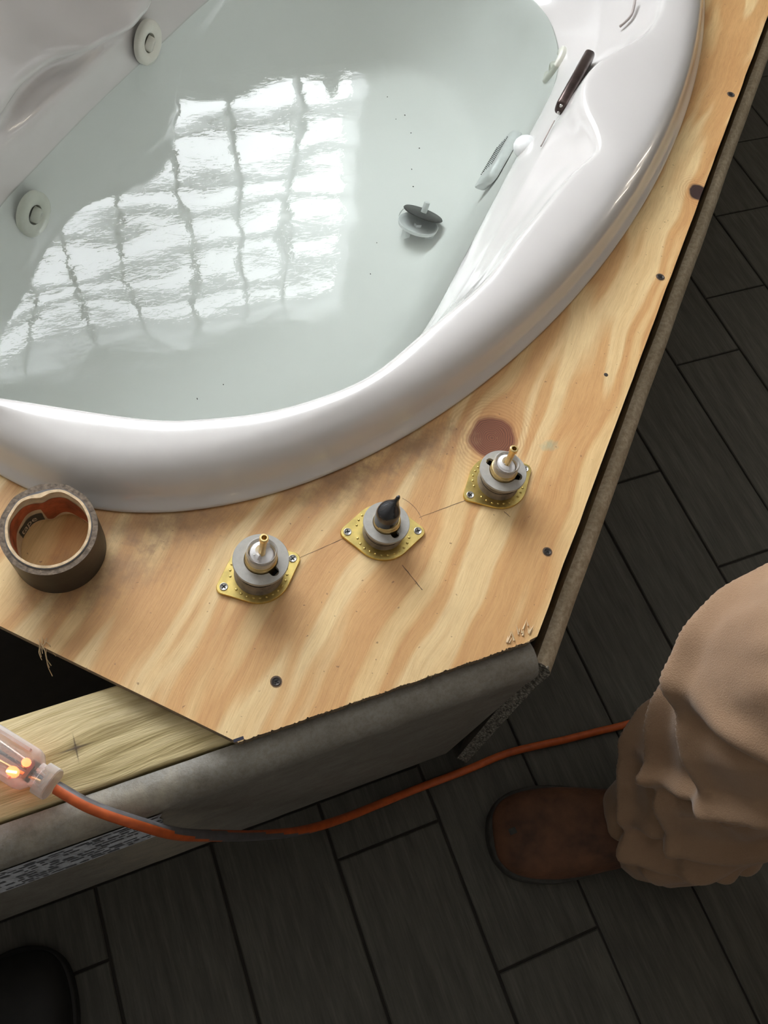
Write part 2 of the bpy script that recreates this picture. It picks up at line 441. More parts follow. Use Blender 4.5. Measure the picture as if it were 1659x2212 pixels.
M_bronze = simple('oil_rubbed_bronze', (0.085, 0.060, 0.055), 0.28, 0.7, 0.12, 40)
M_jet = simple('biscuit_plastic', (0.70, 0.69, 0.61), 0.3, 0, 0.02, coat=0.3)
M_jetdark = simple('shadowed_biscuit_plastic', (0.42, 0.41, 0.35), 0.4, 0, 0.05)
M_gasket = simple('dark_gasket', (0.045, 0.045, 0.042), 0.5, 0, 0.15, 200)
M_stop = simple('frosted_white_plastic', (0.84, 0.85, 0.85), 0.3, 0, 0.03, coat=0.3)
M_drain = simple('satin_drain_metal', (0.42, 0.43, 0.41), 0.3, 0.8, 0.08)
M_pencil = simple('pencil_line', (0.16, 0.10, 0.06), 0.8)
M_pants = cloth_mat('tan_canvas', (0.30, 0.185, 0.110), (0.36, 0.228, 0.140))
M_boot = simple('brown_suede', (0.10, 0.040, 0.018), 0.75, 0, 0.25, 26, 0.0012, 120)
M_sole = simple('dark_rubber_sole', (0.035, 0.032, 0.027), 0.7, 0, 0.15, 90)
M_bboot = simple('black_leather', (0.008, 0.007, 0.006), 0.6, 0, 0.2, 60)
M_shirt = cloth_mat('grey_work_shirt', (0.11, 0.11, 0.12), (0.15, 0.15, 0.16))
M_skin = simple('skin', (0.50, 0.27, 0.18), 0.5, 0, 0.05, 30)
M_hair = simple('brown_hair', (0.05, 0.03, 0.02), 0.6, 0, 0.3, 200)
M_paper = sticker_mat()
M_fibre = simple('pale_wood_fibre', (0.62, 0.47, 0.28), 0.7)
M_ink = simple('blue_marker_ink', (0.010, 0.010, 0.03), 0.6)
M_bulb = emit('warm_bulb', (1.0, 0.90, 0.74), 22.0)
M_sill_bottle = simple('grey_bottle_plastic', (0.16, 0.17, 0.17), 0.4)

# ------------------------------------------------------------------ room shell
XL, XR, YF, ZC = -0.75, 2.6, -1.7, 2.44
o = MB().box(XL - .1, WX0, WY, WY + .14, 0, ZC).box(WX1, XR + .1, WY, WY + .14, 0, ZC) \
    .box(WX0, WX1, WY, WY + .14, 0, WZ0).box(WX0, WX1, WY, WY + .14, WZ1, ZC).build('wall_back', M_wall)
tag(o, kind='structure')
tag(MB().box(XL - .1, XL, YF - .1, WY, 0, ZC).build('wall_left', M_wall), kind='structure')
tag(MB().box(XR, XR + .1, YF - .1, WY, 0, ZC).build('wall_right', M_wall_dark), kind='structure')
tag(MB().box(XL, XR, YF - .1, YF, 0, ZC).build('wall_front', M_wall_dark), kind='structure')
tag(MB().box(XL - .1, XR + .1, YF - .1, WY + .14, ZC, ZC + .1).build('ceiling', M_ceil), kind='structure')
floor = MB().box(XL - .1, XR + .1, YF - .1, WY + .14, -0.08, -0.004).build('floor', M_grout)
tag(floor, kind='structure')
# wood-look floor tiles, laid along y, each its own piece; joints where the photograph has them
PW, PL = 0.1535, 0.615
phase = {0: 0.06, 1: 0.30, 2: 0.235, 3: 0.069, 4: -0.134, 5: 0.268, 6: 0.64, 7: 0.482, 8: 0.281, 9: 0.684}
tile_cache = {}
k0 = int(math.floor((XL + 0.187) / PW)) - 1
for k in range(k0, 19):
    x0 = -0.188 + (k - 1) * PW; x1 = x0 + PW
    if x1 < XL or x0 > XR: continue
    ph = phase.get(k, (k * 0.205) % PL)
    y = ph - PL * 6
    while y < WY:
        if y + PL > YF and y < WY:
            # only where open floor can be seen: not beneath the tub surround
            ya, yb = max(y, YF), min(y + PL, WY)
            xa, xb = max(x0, XL), min(x1, XR)
            # skip tiles wholly inside the tub surround footprint
            fr = max(0.20, xb - 0.12)
            if xb < .31: yb = min(yb, .15)
            if yb - ya > .01 and not (ya > fr and xb < 1.40):
                g = 0.0018
                key = (round(xb - xa, 3), round(yb - ya, 3))
                if key not in tile_cache:
                    b = MB(); w, h = key; e = 0.0015
                    b.loft([[(g, g, -.004), (w - g, g, -.004), (w - g, h - g, -.004), (g, h - g, -.004)],
                            [(g, g, -e), (w - g, g, -e), (w - g, h - g, -e), (g, h - g, -e)],
                            [(g + e, g + e, 0), (w - g - e, g + e, 0), (w - g - e, h - g - e, 0), (g + e, h - g - e, 0)]], cap1=True, cap0=True)
                    t = b.build('tile', M_tile, floor); tile_cache[key] = t
                else:
                    t = tile_cache[key].copy(); COL.objects.link(t)
                t.location = (xa, ya, random.uniform(-0.0006, 0.0))
        y += PL

# window in the far wall: frame and deep muntins
win = tag(MB().box(WX0, WX1, WY + .02, WY + .12, WZ0, WZ0 + .02).box(WX0, WX1, WY + .02, WY + .12, WZ1 - .015, WZ1)
          .box(WX0, WX0 + .015, WY + .02, WY + .12, WZ0, WZ1).box(WX1 - .012, WX1, WY + .02, WY + .12, WZ0, WZ1).build('window_1', M_frame), kind='structure')
MBx = MB
for i in range(1, 8):
    x = 0.888 - i * 0.18
    MB().box(x - .007, x + .007, WY + .045, WY + .085, WZ0 + .02, WZ1 - .015).build('mullion', M_frame, win)
for i in range(1, 7):
    z = WZ0 + 0.02 + i * 0.1515
    MB().box(WX0 + .015, WX1 - .012, WY + .040, WY + .088, z - .008, z + .008).build('glazing_bar', M_frame, win)
tag(MB().box(WX0 - .03, WX1 + .03, WY - .035, WY + .02, WZ0 - .025, WZ0).build('trim_1', M_frame), kind='structure')
bt = MB().lathe([(.0, 0), (.016, 0), (.018, .004), (.018, .045), (.012, .055), (.006, .058), (.006, .07), (0, .07)], 20).build('bottle', M_sill_bottle, smooth=True)
bt.location = (0.785, WY - .012, WZ0); tag(bt, 'small grey bottle standing on the window sill, seen mirrored in the bath water', 'bottle')

# three-tube light on the right wall (its streaks show on the tub rim)
lamp = empty('wall_light', (XR, 0.95, 1.15), label='three-tube wall light mirrored as thin streaks on the tub rim', cat='lamp')
MB().box(-.03, 0, -.20, .20, -.03, .03).build('back_plate', M_bronze, lamp)
for k in (-1, 0, 1):
    tb = MB().lathe([(0, -.13), (.010, -.13), (.013, -.12), (.013, .12), (.010, .13), (0, .13)], 20).build('tube_shade', M_bulb, lamp, smooth=True)
    tb.location = (-.075, k * .13, 0)
    MB().box(-.06, -.02, k * .13 - .012, k * .13 + .012, -.012, .012).build('arm', M_bronze, lamp)

# ------------------------------------------------------------------ tub surround: frame, panels, plywood deck
DZ = 0.48
CU, CV, EA, EB = 1.13, 0.40, 0.875, 0.45       # outer ellipse of the tub rim in (u, v)
def ell(t, s=1.0, da=0.0): return (CU + (EA * s + da) * cos(t), CV + ((EB if sin(t) < 0 else EB + .11) * s + da) * sin(t))

outer = []
# front edge, jagged by the saw
x = 0.023
cut0 = Vector((-0.52, 0.701)); corner0 = Vector((0.023, 0.1610))
n = 60
for i in range(n + 1):
    p = cut0.lerp(corner0, i / n); j = 0.0006 * noise.noise(Vector((i * .7, 3, 0)))
    outer.append(Vector((p.x + j, p.y - j)))
nx = 210
for i in range(1, nx):
    x = 0.023 + (0.313 - 0.023) * i / nx
    j = max(0.0, noise.noise(Vector((x * 400, 0, 0)))) * 0.0024 + 0.0008 * noise.noise(Vector((x * 60, 9, 0)))
    if x > 0.285: j += 0.003 * abs(noise.noise(Vector((x * 300, 5, 0))))
    outer.append(Vector((x, 0.161 + j)))
outer.append(Vector((0.320, 0.1635)))
for i in range(1, 60):
    t = i / 59; p = Vector((0.325, 0.169)).lerp(Vector((1.425, 1.269)), t)
    j = 0.0008 * noise.noise(Vector((t * 30, 1, 0)))
    outer.append(Vector((p.x + j, p.y - j)))
outer += [Vector((1.425, WY - .002)), Vector((-0.52, WY - .002))]
inner = [Vector(UV(*ell(2 * pi * i / 120, 0.955), 0).xy) for i in range(120)]
def ring_plate(name, outer, inner, z0, z1, mt, me_):
    op = [Vector((p.x, p.y, 0)) for p in outer]; ip = [Vector((p.x, p.y, 0)) for p in inner]
    tri = geometry.tessellate_polygon([op, ip])
    allp = op + ip; n = len(allp); a = len(op)
    vs = [(p.x, p.y, z1) for p in allp] + [(p.x, p.y, z0) for p in allp]
    fs = [tuple(t) for t in tri] + [tuple(i + n for i in t)[::-1] for t in tri]
    mi = [0] * len(fs)
    for s, m in ((0, a), (a, n - a)):
        for j in range(m):
            k = (j + 1) % m
            fs.append((s + j, s + k, s + k + n, s + j + n)); mi.append(1)
    return mesh(name, vs, fs, mt, mats=[mt, me_], mi=mi)
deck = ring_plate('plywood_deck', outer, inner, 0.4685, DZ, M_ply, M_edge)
tag(deck, 'large plywood sheet with knots around the white tub, cut diagonally at lower left', 'plywood')

# screws, nails, pencil lines, splinters belong to the sheet
def screw_head(x, y, z, r, parent, ang=0.0, name='screw', mat=M_darkscrew):
    b = MB().lathe([(r * 1.0, -.0012), (r, .0), (r * .86, .0003), (r * .80, -.0001), (r * .3, -.0001)], 20, cap1=True)
    o = b.build(name, mat, parent, smooth=True); o.location = (x, y, z)
    cr = MB()
    for a in (ang, ang + pi / 2):
        Mx = Matrix.Rotation(a, 4, 'Z'); cr.box(-r * .55, r * .55, -r * .13, r * .13, 0.0, .00035, Mx)
    c = cr.build('cross_recess', M_black, o)
    return o
for (x, y, r) in ((0.070, 0.202, .0042), (0.370, 0.242, .0040), (0.683, 0.544, .0045), (0.983, 0.842, .0048)):
    h = MB().lathe([(0, 0), (r * 1.15, 0.0), (r * 1.3, .0001)], 18).build('countersink', M_pencil, deck, smooth=True)
    h.location = (x, y, DZ + .0002)
    screw_head(x, y, DZ + .0006, r, deck, random.uniform(0, 1))
nl = MB().lathe([(0, .0006), (.0022, .0005), (.0026, 0)], 12).build('nail_head', M_darkscrew, deck); nl.location = (0.539, 0.426, DZ)
def strip(pts, w, name='pencil_mark', z=DZ + 0.00015, mat=M_pencil):
    vs = []; fs = []
    for i, p in enumerate(pts):
        p = Vector(p); a = Vector(pts[max(0, i - 1)]); b = Vector(pts[min(len(pts) - 1, i + 1)])
        d = (b - a).normalized(); nrm = Vector((-d.y, d.x)); ww = w * random.uniform(.5, 1.1)
        vs += [(p.x + nrm.x * ww, p.y + nrm.y * ww, z), (p.x - nrm.x * ww, p.y - nrm.y * ww, z)]
    for i in range(len(pts) - 1): fs.append((2 * i, 2 * i + 2, 2 * i + 3, 2 * i + 1))
    return mesh(name, vs, fs, mat, deck)
def seg(a, b, w, n=10):
    a = Vector(a); b = Vector(b)
    strip([a.lerp(b, i / n) + Vector((random.uniform(-1, 1), random.uniform(-1, 1))) * .0002 for i in range(n + 1)], w)
seg((0.126, 0.312), (0.178, 0.319), .00030); seg((0.258, 0.318), (0.312, 0.322), .00030)
seg((0.222, 0.274), (0.231, 0.243), .00045)
seg((0.346, 0.298), (0.350, 0.290), .0004)
arc = [Vector((0.222 + .038 * cos(a), 0.318 + .038 * sin(a))) for a in [radians(-5 + 6 * i) for i in range(9)]]
strip(arc, .0003)
ink = MB().box(.0195, .0285, .1622, .1650, DZ, DZ + .0003).build('ink_mark', M_ink, deck)
# torn chips at the right corner
for i in range(14):
    u = random.uniform(0, 1)
    x = 0.286 + 0.034 * u; y = 0.1645 + random.uniform(0, .008) + 0.004 * u
    L = random.uniform(.004, .013); a = radians(60 + random.uniform(-25, 25)); w = random.uniform(.0006, .0015)
    Mx = Matrix.Translation((x, y, DZ + .0004)) @ Matrix.Rotation(a, 4, 'Z') @ Matrix.Rotation(-random.uniform(.02, .12), 4, 'Y')
    b = MB(); b.add([Mx @ Vector(q) for q in ((0, -w, 0), (0, w, 0), (L, 0, .0004), (0, 0, .0012))], [(0, 1, 2), (0, 2, 3), (1, 3, 2), (0, 3, 1)])
    b.build('splinter', random.choice([M_fibre, M_fibre, M_card]), deck)
for i in range(60):        # fuzz along the front saw cut
    x = random.uniform(0.10, 0.31); L = random.uniform(.001, .003)
    if i == 0: fz = MB()
    w = .0003
    fz.add([(x - w, .1615, DZ + .0003), (x + w, .1615, DZ + .0003), (x + random.uniform(-.002, .002), .1615 - L * .6, DZ + .0016), (x, .162, DZ + .001)], [(0, 1, 2), (0, 2, 3), (1, 3, 2)])
tag(fz.build('saw_fuzz', M_fibre, deck), kind='stuff')
# frayed fibres hanging off the cut at lower left
for i, (dx, dy, dz) in enumerate([(-.002, -.020, -.012), (.004, -.022, -.018), (.001, -.030, -.022), (-.006, -.018, -.010), (-.003, -.026, -.02), (.006, -.016, -.01), (-.008, -.014, -.005)]):
    p0 = Vector((-.118 + i * .0012, .302 + random.uniform(-.003, .006), DZ + .0006)); p3 = p0 + Vector((dx * .8, dy * .85, dz * .7))
    pts = [p0, p0.lerp(p3, .35) + Vector((0.001, 0, .003)), p0.lerp(p3, .7) + Vector((-.001, .001, .001)), p3]
    MB().tube(catmull(pts, 4), .00035, 5).build('frayed_fibre', M_fibre, deck)
# front 2x4 plate under the sheet
lb = MB(); e = .003
ya, yb, za, zb = .1665, .2485, .430, .4683
prof = [(ya, za), (ya, zb - e), (ya + e * .3, zb - e * .3), (ya + e, zb), (yb - e, zb), (yb - e * .3, zb - e * .3), (yb, zb - e), (yb, za)]
lb.loft([[(x, y, z) for y, z in prof] for x in (XL, 0.315)], cap0=True, cap1=True)
lum = lb.build('lumber_stud', M_lumber); sharp(lum, 50)
tag(lum, 'yellowish treated pine board lying flat under the plywood at lower left', 'lumber')
# framing legs inside the box
for (x, y) in ((-.60, .19), (-.25, .19), (0.26, .19)):
    p = MB().box(x - .019, x + .019, y - .015, y + .045, 0.0, .430).build('frame_post', M_lumber, lum)
# diagonal framing member
MBd = MB(); Mr = Matrix.Rotation(radians(45), 4, 'Z')
MBd.box(0.40, 1.86, -.10, -.062, .43, .4683, Mr)
dg = MBd.build('lumber_brace', M_lumber); tag(dg, 'pine board under the plywood along the right hand diagonal edge', 'lumber')
for u in (.42, 1.1, 1.8): MB().box(u - .019, u + .019, -.10, -.062, 0, .43, Mr).build('frame_post', M_lumber, dg)

# front apron panel with rounded top nose
def extrude(name, prof, pts_fn, s0, s1, n, mat, **k):
    b = MB(); b.loft([[pts_fn(s0 + (s1 - s0) * i / n, y, z) for y, z in prof] for i in range(n + 1)], cap0=True, cap1=True)
    o = b.build(name, mat, **k); sharp(o, 40); return o
nose = [(.1640, .4400), (.1640, .4655), (.1560, .4675), (.1500, .4665), (.1430, .4630), (.1375, .4570), (.1345, .4490), (.1342, .4400), (.1348, .4280), (.1356, .4180), (.1364, .4100)]
prof = nose + [(.1500, .004), (.1620, .004), (.1600, .3900)]
def fp(x, y, z):
    w = .0006 * noise.noise(Vector((x * 30, z * 20, 0)))
    return (x, y + w, z)
ap = extrude('apron_panel', prof, fp, XL, 0.3165, 60, M_board)
tag(ap, 'grey board panel closing the front of the tub box, with a rounded top edge', 'panel')
# right (diagonal) panel: nose + sheet, leaning out at the foot, with raw speckled end
profd = [(.030 - (y - .134), z) for y, z in nose]      # offset outward from v = -.110
pd2 = [(-(.1215 + (.164 - y) * .68), z - .012) for y, z in nose]
profd = [(v, z) for v, z in pd2] + [(-.1500, .003), (-.1345, .003), (-.1245, .3900)]
def dp(u, v, z):
    w = .0008 * noise.noise(Vector((u * 12, z * 10, 4)))
    uu = u
    if u < .36: uu = u + .004 * (.45 - z) 
    return tuple(UV(uu, v + w, z))
dpan = extrude('side_panel', profd, dp, 0.3285, 1.90, 90, M_rail)
tag(dpan, 'tan edged board panel along the diagonal right side of the tub box', 'panel')
dpan.data.materials.append(M_board); dpan.data.materials.append(M_core)
for p in dpan.data.polygons:
    c = p.center
    if c.z < .40 and len(p.vertices) == 4: p.material_index = 1
    if len(p.vertices) > 4: p.material_index = 2
# crumbled core lumps on the raw end
cl = MB()
for i in range(150):
    z = random.uniform(.01, .455); t = (z - .003) / .46
    v = -.1425 + (.1425 - .131) * t + random.uniform(-.007, .007)
    c = UV(0.3280 + .004 * (.45 - z) + random.uniform(0, .0008), v, z); r = random.uniform(.0008, .0022)
    cl.ball((c.x, c.y, c.z), r, r, r * .8, 6)
tag(cl.build('core_crumbs', M_core, dpan), kind='stuff')
# right end panel, out of frame
tag(MB().box(1.405, 1.425, 1.27, WY - .002, 0, .465).build('end_panel', M_board), 'grey board panel closing the far right end of the tub box', 'panel')

# printed sticker on the apron, with rows of print
lab = empty('sticker', (-.2, .133, .40), label='worn white printed sticker on the grey front panel below the orange cord', cat='sticker')
L0 = Vector((-.270, 0, 0)); 
def face_y(z): # apron front surface depth
    pts = [(.4490, .1345), (.4400, .1342), (.4280, .1348), (.4180, .1356), (.4100, .1364), (.004, .1500)]
    for (z1, y1), (z2, y2) in zip(pts, pts[1:]):
        if z <= z1 and z >= z2: return y1 + (y2 - y1) * (z1 - z) / (z1 - z2)
    return .15
def lp(x, z, d=.0006): return (x, face_y(z) - d - .0006, z)
quad = lambda s, t: (-.33 + .275 * s - .012 * t, .438 - .15 * t)
vs = []; fs = []; nu, nv = 30, 10
for j in range(nv + 1):
    for i in range(nu + 1):
        X, Z = quad(i / nu, j / nv); 
        if i == nu: X -= .006 * abs(noise.noise(Vector((j * .8, 0, 0))))
        vs.append(lp(X, Z))
for j in range(nv):
    for i in range(nu): a = j * (nu + 1) + i; fs.append((a, a + 1, a + nu + 2, a + nu + 1))
mesh('paper', vs, fs, M_paper, lab, world_space=True)
pr = MB()
for r in range(9):
    x = -.322
    z = .428 - r * .0155
    while x < -.062:
        w = random.uniform(.003, .014)
        if random.random() < .72:
            z0, z1 = z, z - random.choice([.005, .007, .010])
            pr.add([lp(x, z0, .001), lp(min(x + w, -.06), z0, .001), lp(min(x + w, -.06), z1, .001), lp(x, z1, .001)], [(0, 1, 2, 3)])
        x += w + random.uniform(.001, .004)
pr.build('print', simple('faded_print', (0.16, 0.165, 0.19), 0.6), lab, world_space=True)

# ------------------------------------------------------------------ tub
def resample(ctrl, n, c0=(1.10, 0.42), sm=10):
    P = catmull([Vector((a, b, 0)) for a, b in ctrl], sm, closed=True)
    pol = sorted([(atan2((p.y - c0[1]) * 2.0, p.x - c0[0]), (p - Vector((c0[0], c0[1], 0))).length, p) for p in P], key=lambda q: q[0])
    out = []
    m = len(pol)
    for i in range(n):
        a = -pi + 2 * pi * i / n
        j = 0
        while j < m and pol[j][0] < a: j += 1
        p, q = pol[j - 1], pol[j % m]
        a0, a1 = p[0], q[0]
        if j == 0: a0 -= 2 * pi
        if j == m: a1 += 2 * pi
        t = 0 if a1 == a0 else (a - a0) / (a1 - a0)
        P2 = p[2].lerp(q[2], t); out.append((P2.x, P2.y))
    return out
NR = 320
ridge = [(.285, .52), (.309, .45), (.351, .325), (.383, .267), (.432, .206), (.507, .149), (.597, .118), (.697, .087), (.780, .076), (.844, .066), (.900, .057), (.942, .048), (.975, .0385), (.993, .0365), (1.010, .042), (1.039, .059), (1.062, .077), (1.086, .088), (1.120, .095), (1.168, .091), (1.220, .072), (1.273, .050), (1.32, .043), (1.371, .047), (1.5, .075), (1.65, .13), (1.79, .22), (1.88, .35), (1.88, .47),
         (1.8, .62), (1.65, .74), (1.5, .84), (1.33, .90), (1.228, .895), (1.169, .870), (1.130, .845), (1.10, .815), (1.06, .772), (1.035, .738), (1.01, .719), (.985, .714), (.955, .718), (.916, .730), (.880, .750), (.848, .763), (.81, .772), (.766, .777), (.71, .772), (.66, .762), (.60, .748), (.552, .733), (.464, .672), (.39, .61), (.33, .565)]
crease = [(.305, .52), (.326, .44), (.356, .36), (.40, .285), (.46, .222), (.53, .172), (.62, .137), (.72, .122), (.85, .118), (1.0, .118), (1.2, .118), (1.32, .125), (1.44, .15), (1.6, .19), (1.72, .26), (1.80, .36), (1.80, .47), (1.72, .58), (1.6, .66), (1.45, .71), (1.3, .735), (1.1, .735), (.95, .724), (.886, .719), (.75, .722), (.651, .719), (.55, .70), (.45, .66), (.36, .60)]
wline = [(.325, .53), (.340, .45), (.370, .370), (.415, .298), (.475, .238), (.555, .188), (.635, .158), (.72, .146), (.85, .148), (1.07, .153), (1.23, .155), (1.31, .163), (1.379, .185), (1.440, .222), (1.478, .265), (1.545, .36), (1.56, .45), (1.53, .55), (1.45, .64), (1.3, .70), (1.153, .716), (1.021, .720), (.84, .723), (.678, .718), (.618, .715), (.52, .695), (.43, .65), (.36, .59)]
RI = resample(ridge, NR, sm=14); RK = resample(crease, NR); RWt = resample(wline, NR)
def scale_ring(R, s, t, c): return [(c[0] + (a - c[0]) * s, c[1] + (b - c[1]) * t) for a, b in R]
# outer ellipse sampled with the same angular law
RO = resample([ell(2 * pi * i / 90) for i in range(90)], NR)
def lerp_ring(A, B, t): return [(a[0] + (b[0] - a[0]) * t, a[1] + (b[1] - a[1]) * t) for a, b in zip(A, B)]
def inward(R, d):
    out = []
    n = len(R)
    for i in range(n):
        a = R[i - 2]; b = R[(i + 2) % n]
        tx, ty = b[0] - a[0], b[1] - a[1]; L = sqrt(tx * tx + ty * ty) or 1
        nx_, ny_ = -ty / L, tx / L
        if nx_ * (1.10 - R[i][0]) + ny_ * (.42 - R[i][1]) < 0: nx_, ny_ = -nx_, -ny_
        out.append((R[i][0] + nx_ * d, R[i][1] + ny_ * d))
    return out
WZL = 0.400
rings = []
for s, z in ((.985, .4806), (1.0, .4802), (1.0, .4835)): rings.append((scale_ring(RO, s, s, (CU, CV)), z))
for d, z in ((.003, .4868), (.0075, .4910), (.0110, .4965), (.0140, .5045), (.0175, .5120), (.023, .5185), (.031, .5232)):
    rings.append((inward(RO, d), z))
base = inward(RO, .040)
for t, z in ((0, .5268), (.25, .5282), (.45, .5285), (.70, .5279)):
    rings.append((lerp_ring(base, RI, t), z))
rings.append((RI, .5266)); rings.append((inward(RI, .0035), .5246)); rings.append((inward(RI, .0065), .5205)); rings.append((inward(RI, .0082), .5150))
RJ = inward(RI, .0085)
EF = [(.50, .700), (.60, .716), (.671, .722), (.739, .729), (.784, .724), (.851, .690), (.905, .674), (.95, .680), (1.02, .715), (1.10, .732), (1.3, .742)]
def efn(u):
    for (u0, v0), (u1, v1) in zip(EF, EF[1:]):
        if u0 <= u <= u1: t = (u - u0) / (u1 - u0); t = t * t * (3 - 2 * t); return v0 + (v1 - v0) * t
    return None
RE = []
for (a, b_), (c, d) in zip(lerp_ring(RJ, RK, .35), RK):
    q = efn(c)
    if q is None or d < .55: RE.append((a, b_))
    else:
        w = smoothstep(.55, .68, d) * smoothstep(.50, .60, c) * (1 - smoothstep(1.15, 1.3, c))
        RE.append((a + (c - a) * w, b_ + (q - b_) * w))
for t, z in ((0.3, .510), (.7, .502), (1, .494)): rings.append((lerp_ring(RJ, RE, t), z))
def scoop(R, amt):
    return [(u, v + amt * smoothstep(.60, .78, u) * (1 - smoothstep(.93, 1.08, u)) if v > .6 else v) for u, v in R]
for t, z, am in ((.3, .485, .026), (.6, .473, .026), (.9, .464, .010), (1, .457, 0)): rings.append((scoop(lerp_ring(RE, RK, t), am), z))
for t, z in ((.4, .437), (.75, .418), (1.0, WZL)): rings.append((lerp_ring(RK, RWt, t), z))
FC = (1.06, .43)
RS = scale_ring(RWt, .80, .66, FC)
RS = [(u - .10 * (1 - smoothstep(.5, 1.0, u)), v) for u, v in RS]
for t, z in ((.10, .37), (.2, .335), (.33, .295), (.5, .255), (.68, .222), (.85, .203), (1.0, .194)): rings.append((lerp_ring(RWt, RS, t), z))
for s, z in ((.8, .188), (.5, .184), (.2, .182)): rings.append((scale_ring(RS, s, s, FC), z))
def rz(R, z, k):
    out = []
    for u, v in R:
        h = smoothstep(.49, .70, v) * smoothstep(.497, .522, z) * .072 if k < 26 else 0.0
        out.append(UV(u, v, z + h))
    return out
b = MB(); b.loft([rz(R, z, k) for k, (R, z) in enumerate(rings)], cap1=True)
mi_ = []
for k in range(len(rings) - 1):
    mi_ += [1 if rings[k][1] is None or (isinstance(rings[k][1], float) and rings[k][1] <= WZL + .0001 and k > 10) else 0] * NR
mi_.append(1)
tub_shell = b.build('bathtub', M_acr, smooth=True, mats=[M_acr, M_wet], mi=mi_)
tub_shell.modifiers.new('sub', 'SUBSURF').levels = 1; tub_shell.modifiers['sub'].render_levels = 1
tag(tub_shell, 'large white oval acrylic whirlpool tub filled with water, set into the plywood', 'bathtub')
tub = tub_shell
def tubpart(o): return o

# water
wr = inward(RWt, -.0015)
vs = [UV(u, v, WZL + .0002) for u, v in wr] + [UV(1.06, .43, WZL + .0002)]
wat = mesh('water', vs, [(i, (i + 1) % NR, NR) for i in range(NR)], M_water, smooth=True)
tag(wat, 'clear pale green bath water reflecting the gridded window', 'water', kind='stuff')

def at_wall(loc, normal, roll=0.0):
    n_ = Vector(normal).normalized(); q = n_.to_track_quat('Z', 'Y')
    return Matrix.Translation(loc) @ q.to_matrix().to_4x4() @ Matrix.Rotation(roll, 4, 'Z')
def jet(loc, normal, roll=0):
    Mx = at_wall(loc, normal, roll)
    r = .031
    f = MB().lathe([(r, -.004), (r, .002), (r * .97, .0045), (r * .82, .0062), (r * .55, .0050), (r * .44, .0030)], 40)
    p = f.build('jet_flange', M_jet, tub, smooth=True); p.matrix_local = Mx
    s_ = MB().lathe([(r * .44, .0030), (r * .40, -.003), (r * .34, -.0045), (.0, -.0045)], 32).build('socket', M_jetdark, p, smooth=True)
    e_ = MB().lathe([(.0115, -.004), (.0105, .004), (.0075, .0065), (.0055, .0065), (.0050, -.002), (0, -.002)], 24).build('nozzle', M_jet, p, smooth=True)
    e_.rotation_euler = (.35, .25, 0); e_.location = (.003, -.004, 0)
    return p
nf = (1, -1, .05)   # far wall faces back towards the plywood corner
jet(UV(.977, .713, .425), nf); jet(UV(.653, .700, .362), nf)
jet(UV(1.352, .176, .385), (-1.0, .75, .35))
# bronze overflow bar on the near wall
Mx = at_wall(UV(1.186, .111, .476), (-1, 1, .50))
# local X along the wall: make bar directly in world axes instead
bar = MB()
prof2 = []
for i in range(24):
    a = 2 * pi * i / 24; prof2.append((.011 * (abs(cos(a)) ** .6) * (1 if cos(a) > 0 else -1), .0085 * (abs(sin(a)) ** .6) * (1 if sin(a) > 0 else -1)))
rb = []
for (uu, s) in ((-.073, .55), (-.0715, .85), (-.068, 1), (0, 1), (.068, 1), (.0715, .85), (.073, .55)):
    rb.append([UV(1.186 + uu, .1185 + p[0] * s * .75, .476 + p[1] * s * 1.3) for p in prof2])
bar.loft(rb, cap0=True, cap1=True)
ov = bar.build('overflow_bar', M_bronze, tub, smooth=True); sharp(ov, 50); tag(ov, 'dark bronze overflow bar')
for dz in (.004, -.004):
    g = MB().ball(UV(1.1125, .1185, .476 + dz * 1.4), .0024).build('set_screw', M_steel, ov, smooth=True)
# moulded grooves (part of the tub) below the bar and near the top
def groove(pts, r, name='groove'):
    return MB().tube(catmull(pts, 6), r, 8).build(name, simple('groove_line', (0.40, 0.35, 0.33), 0.6), tub, smooth=True)
groove([UV(1.093, .1185, .470), UV(1.075, .1190, .466), UV(1.041, .1190, .462)], .0011)
groove([UV(1.395, .094, .505), UV(1.36, .088, .498), UV(1.335, .096, .490)], .0022)
# suction cover: long rounded box with perforations
sc_ = MB(); prof3 = []
for i in range(24):
    a = 2 * pi * i / 24; prof3.append((.020 * (abs(cos(a)) ** .5) * (1 if cos(a) > 0 else -1), .010 * (abs(sin(a)) ** .5) * (1 if sin(a) > 0 else -1)))
rr = []
for (uu, s) in ((-.068, .4), (-.066, .75), (-.060, 1), (0, 1), (.060, 1), (.066, .75), (.068, .4)):
    rr.append([UV(1.190 + uu, .196 + p[1] * s + (p[0]) * .45, .300 - p[0] * s) for p in prof3])
sc_.loft(rr, cap0=True, cap1=True)
sv = sc_.build('suction_cover', M_stop, tub, smooth=True); sharp(sv, 50)
hb = MB()
for i in range(18):
    for j in range(5):
        sj = (j - 2) * .0066
        c = UV(1.158 + i * .0045, .2058 + sj * .45, .300 - sj)
        hb.ball((c.x, c.y, c.z), .0012, .0012, .0012, 6)
tag(hb.build('perforations', M_gasket, sv), kind='stuff')
# white lump added at the waterline, standing in for a specular highlight
kb = MB().ball(UV(1.100, .146, .408), .020, .020, .016, 20).build('highlight_lump', M_stop, tub, smooth=True)

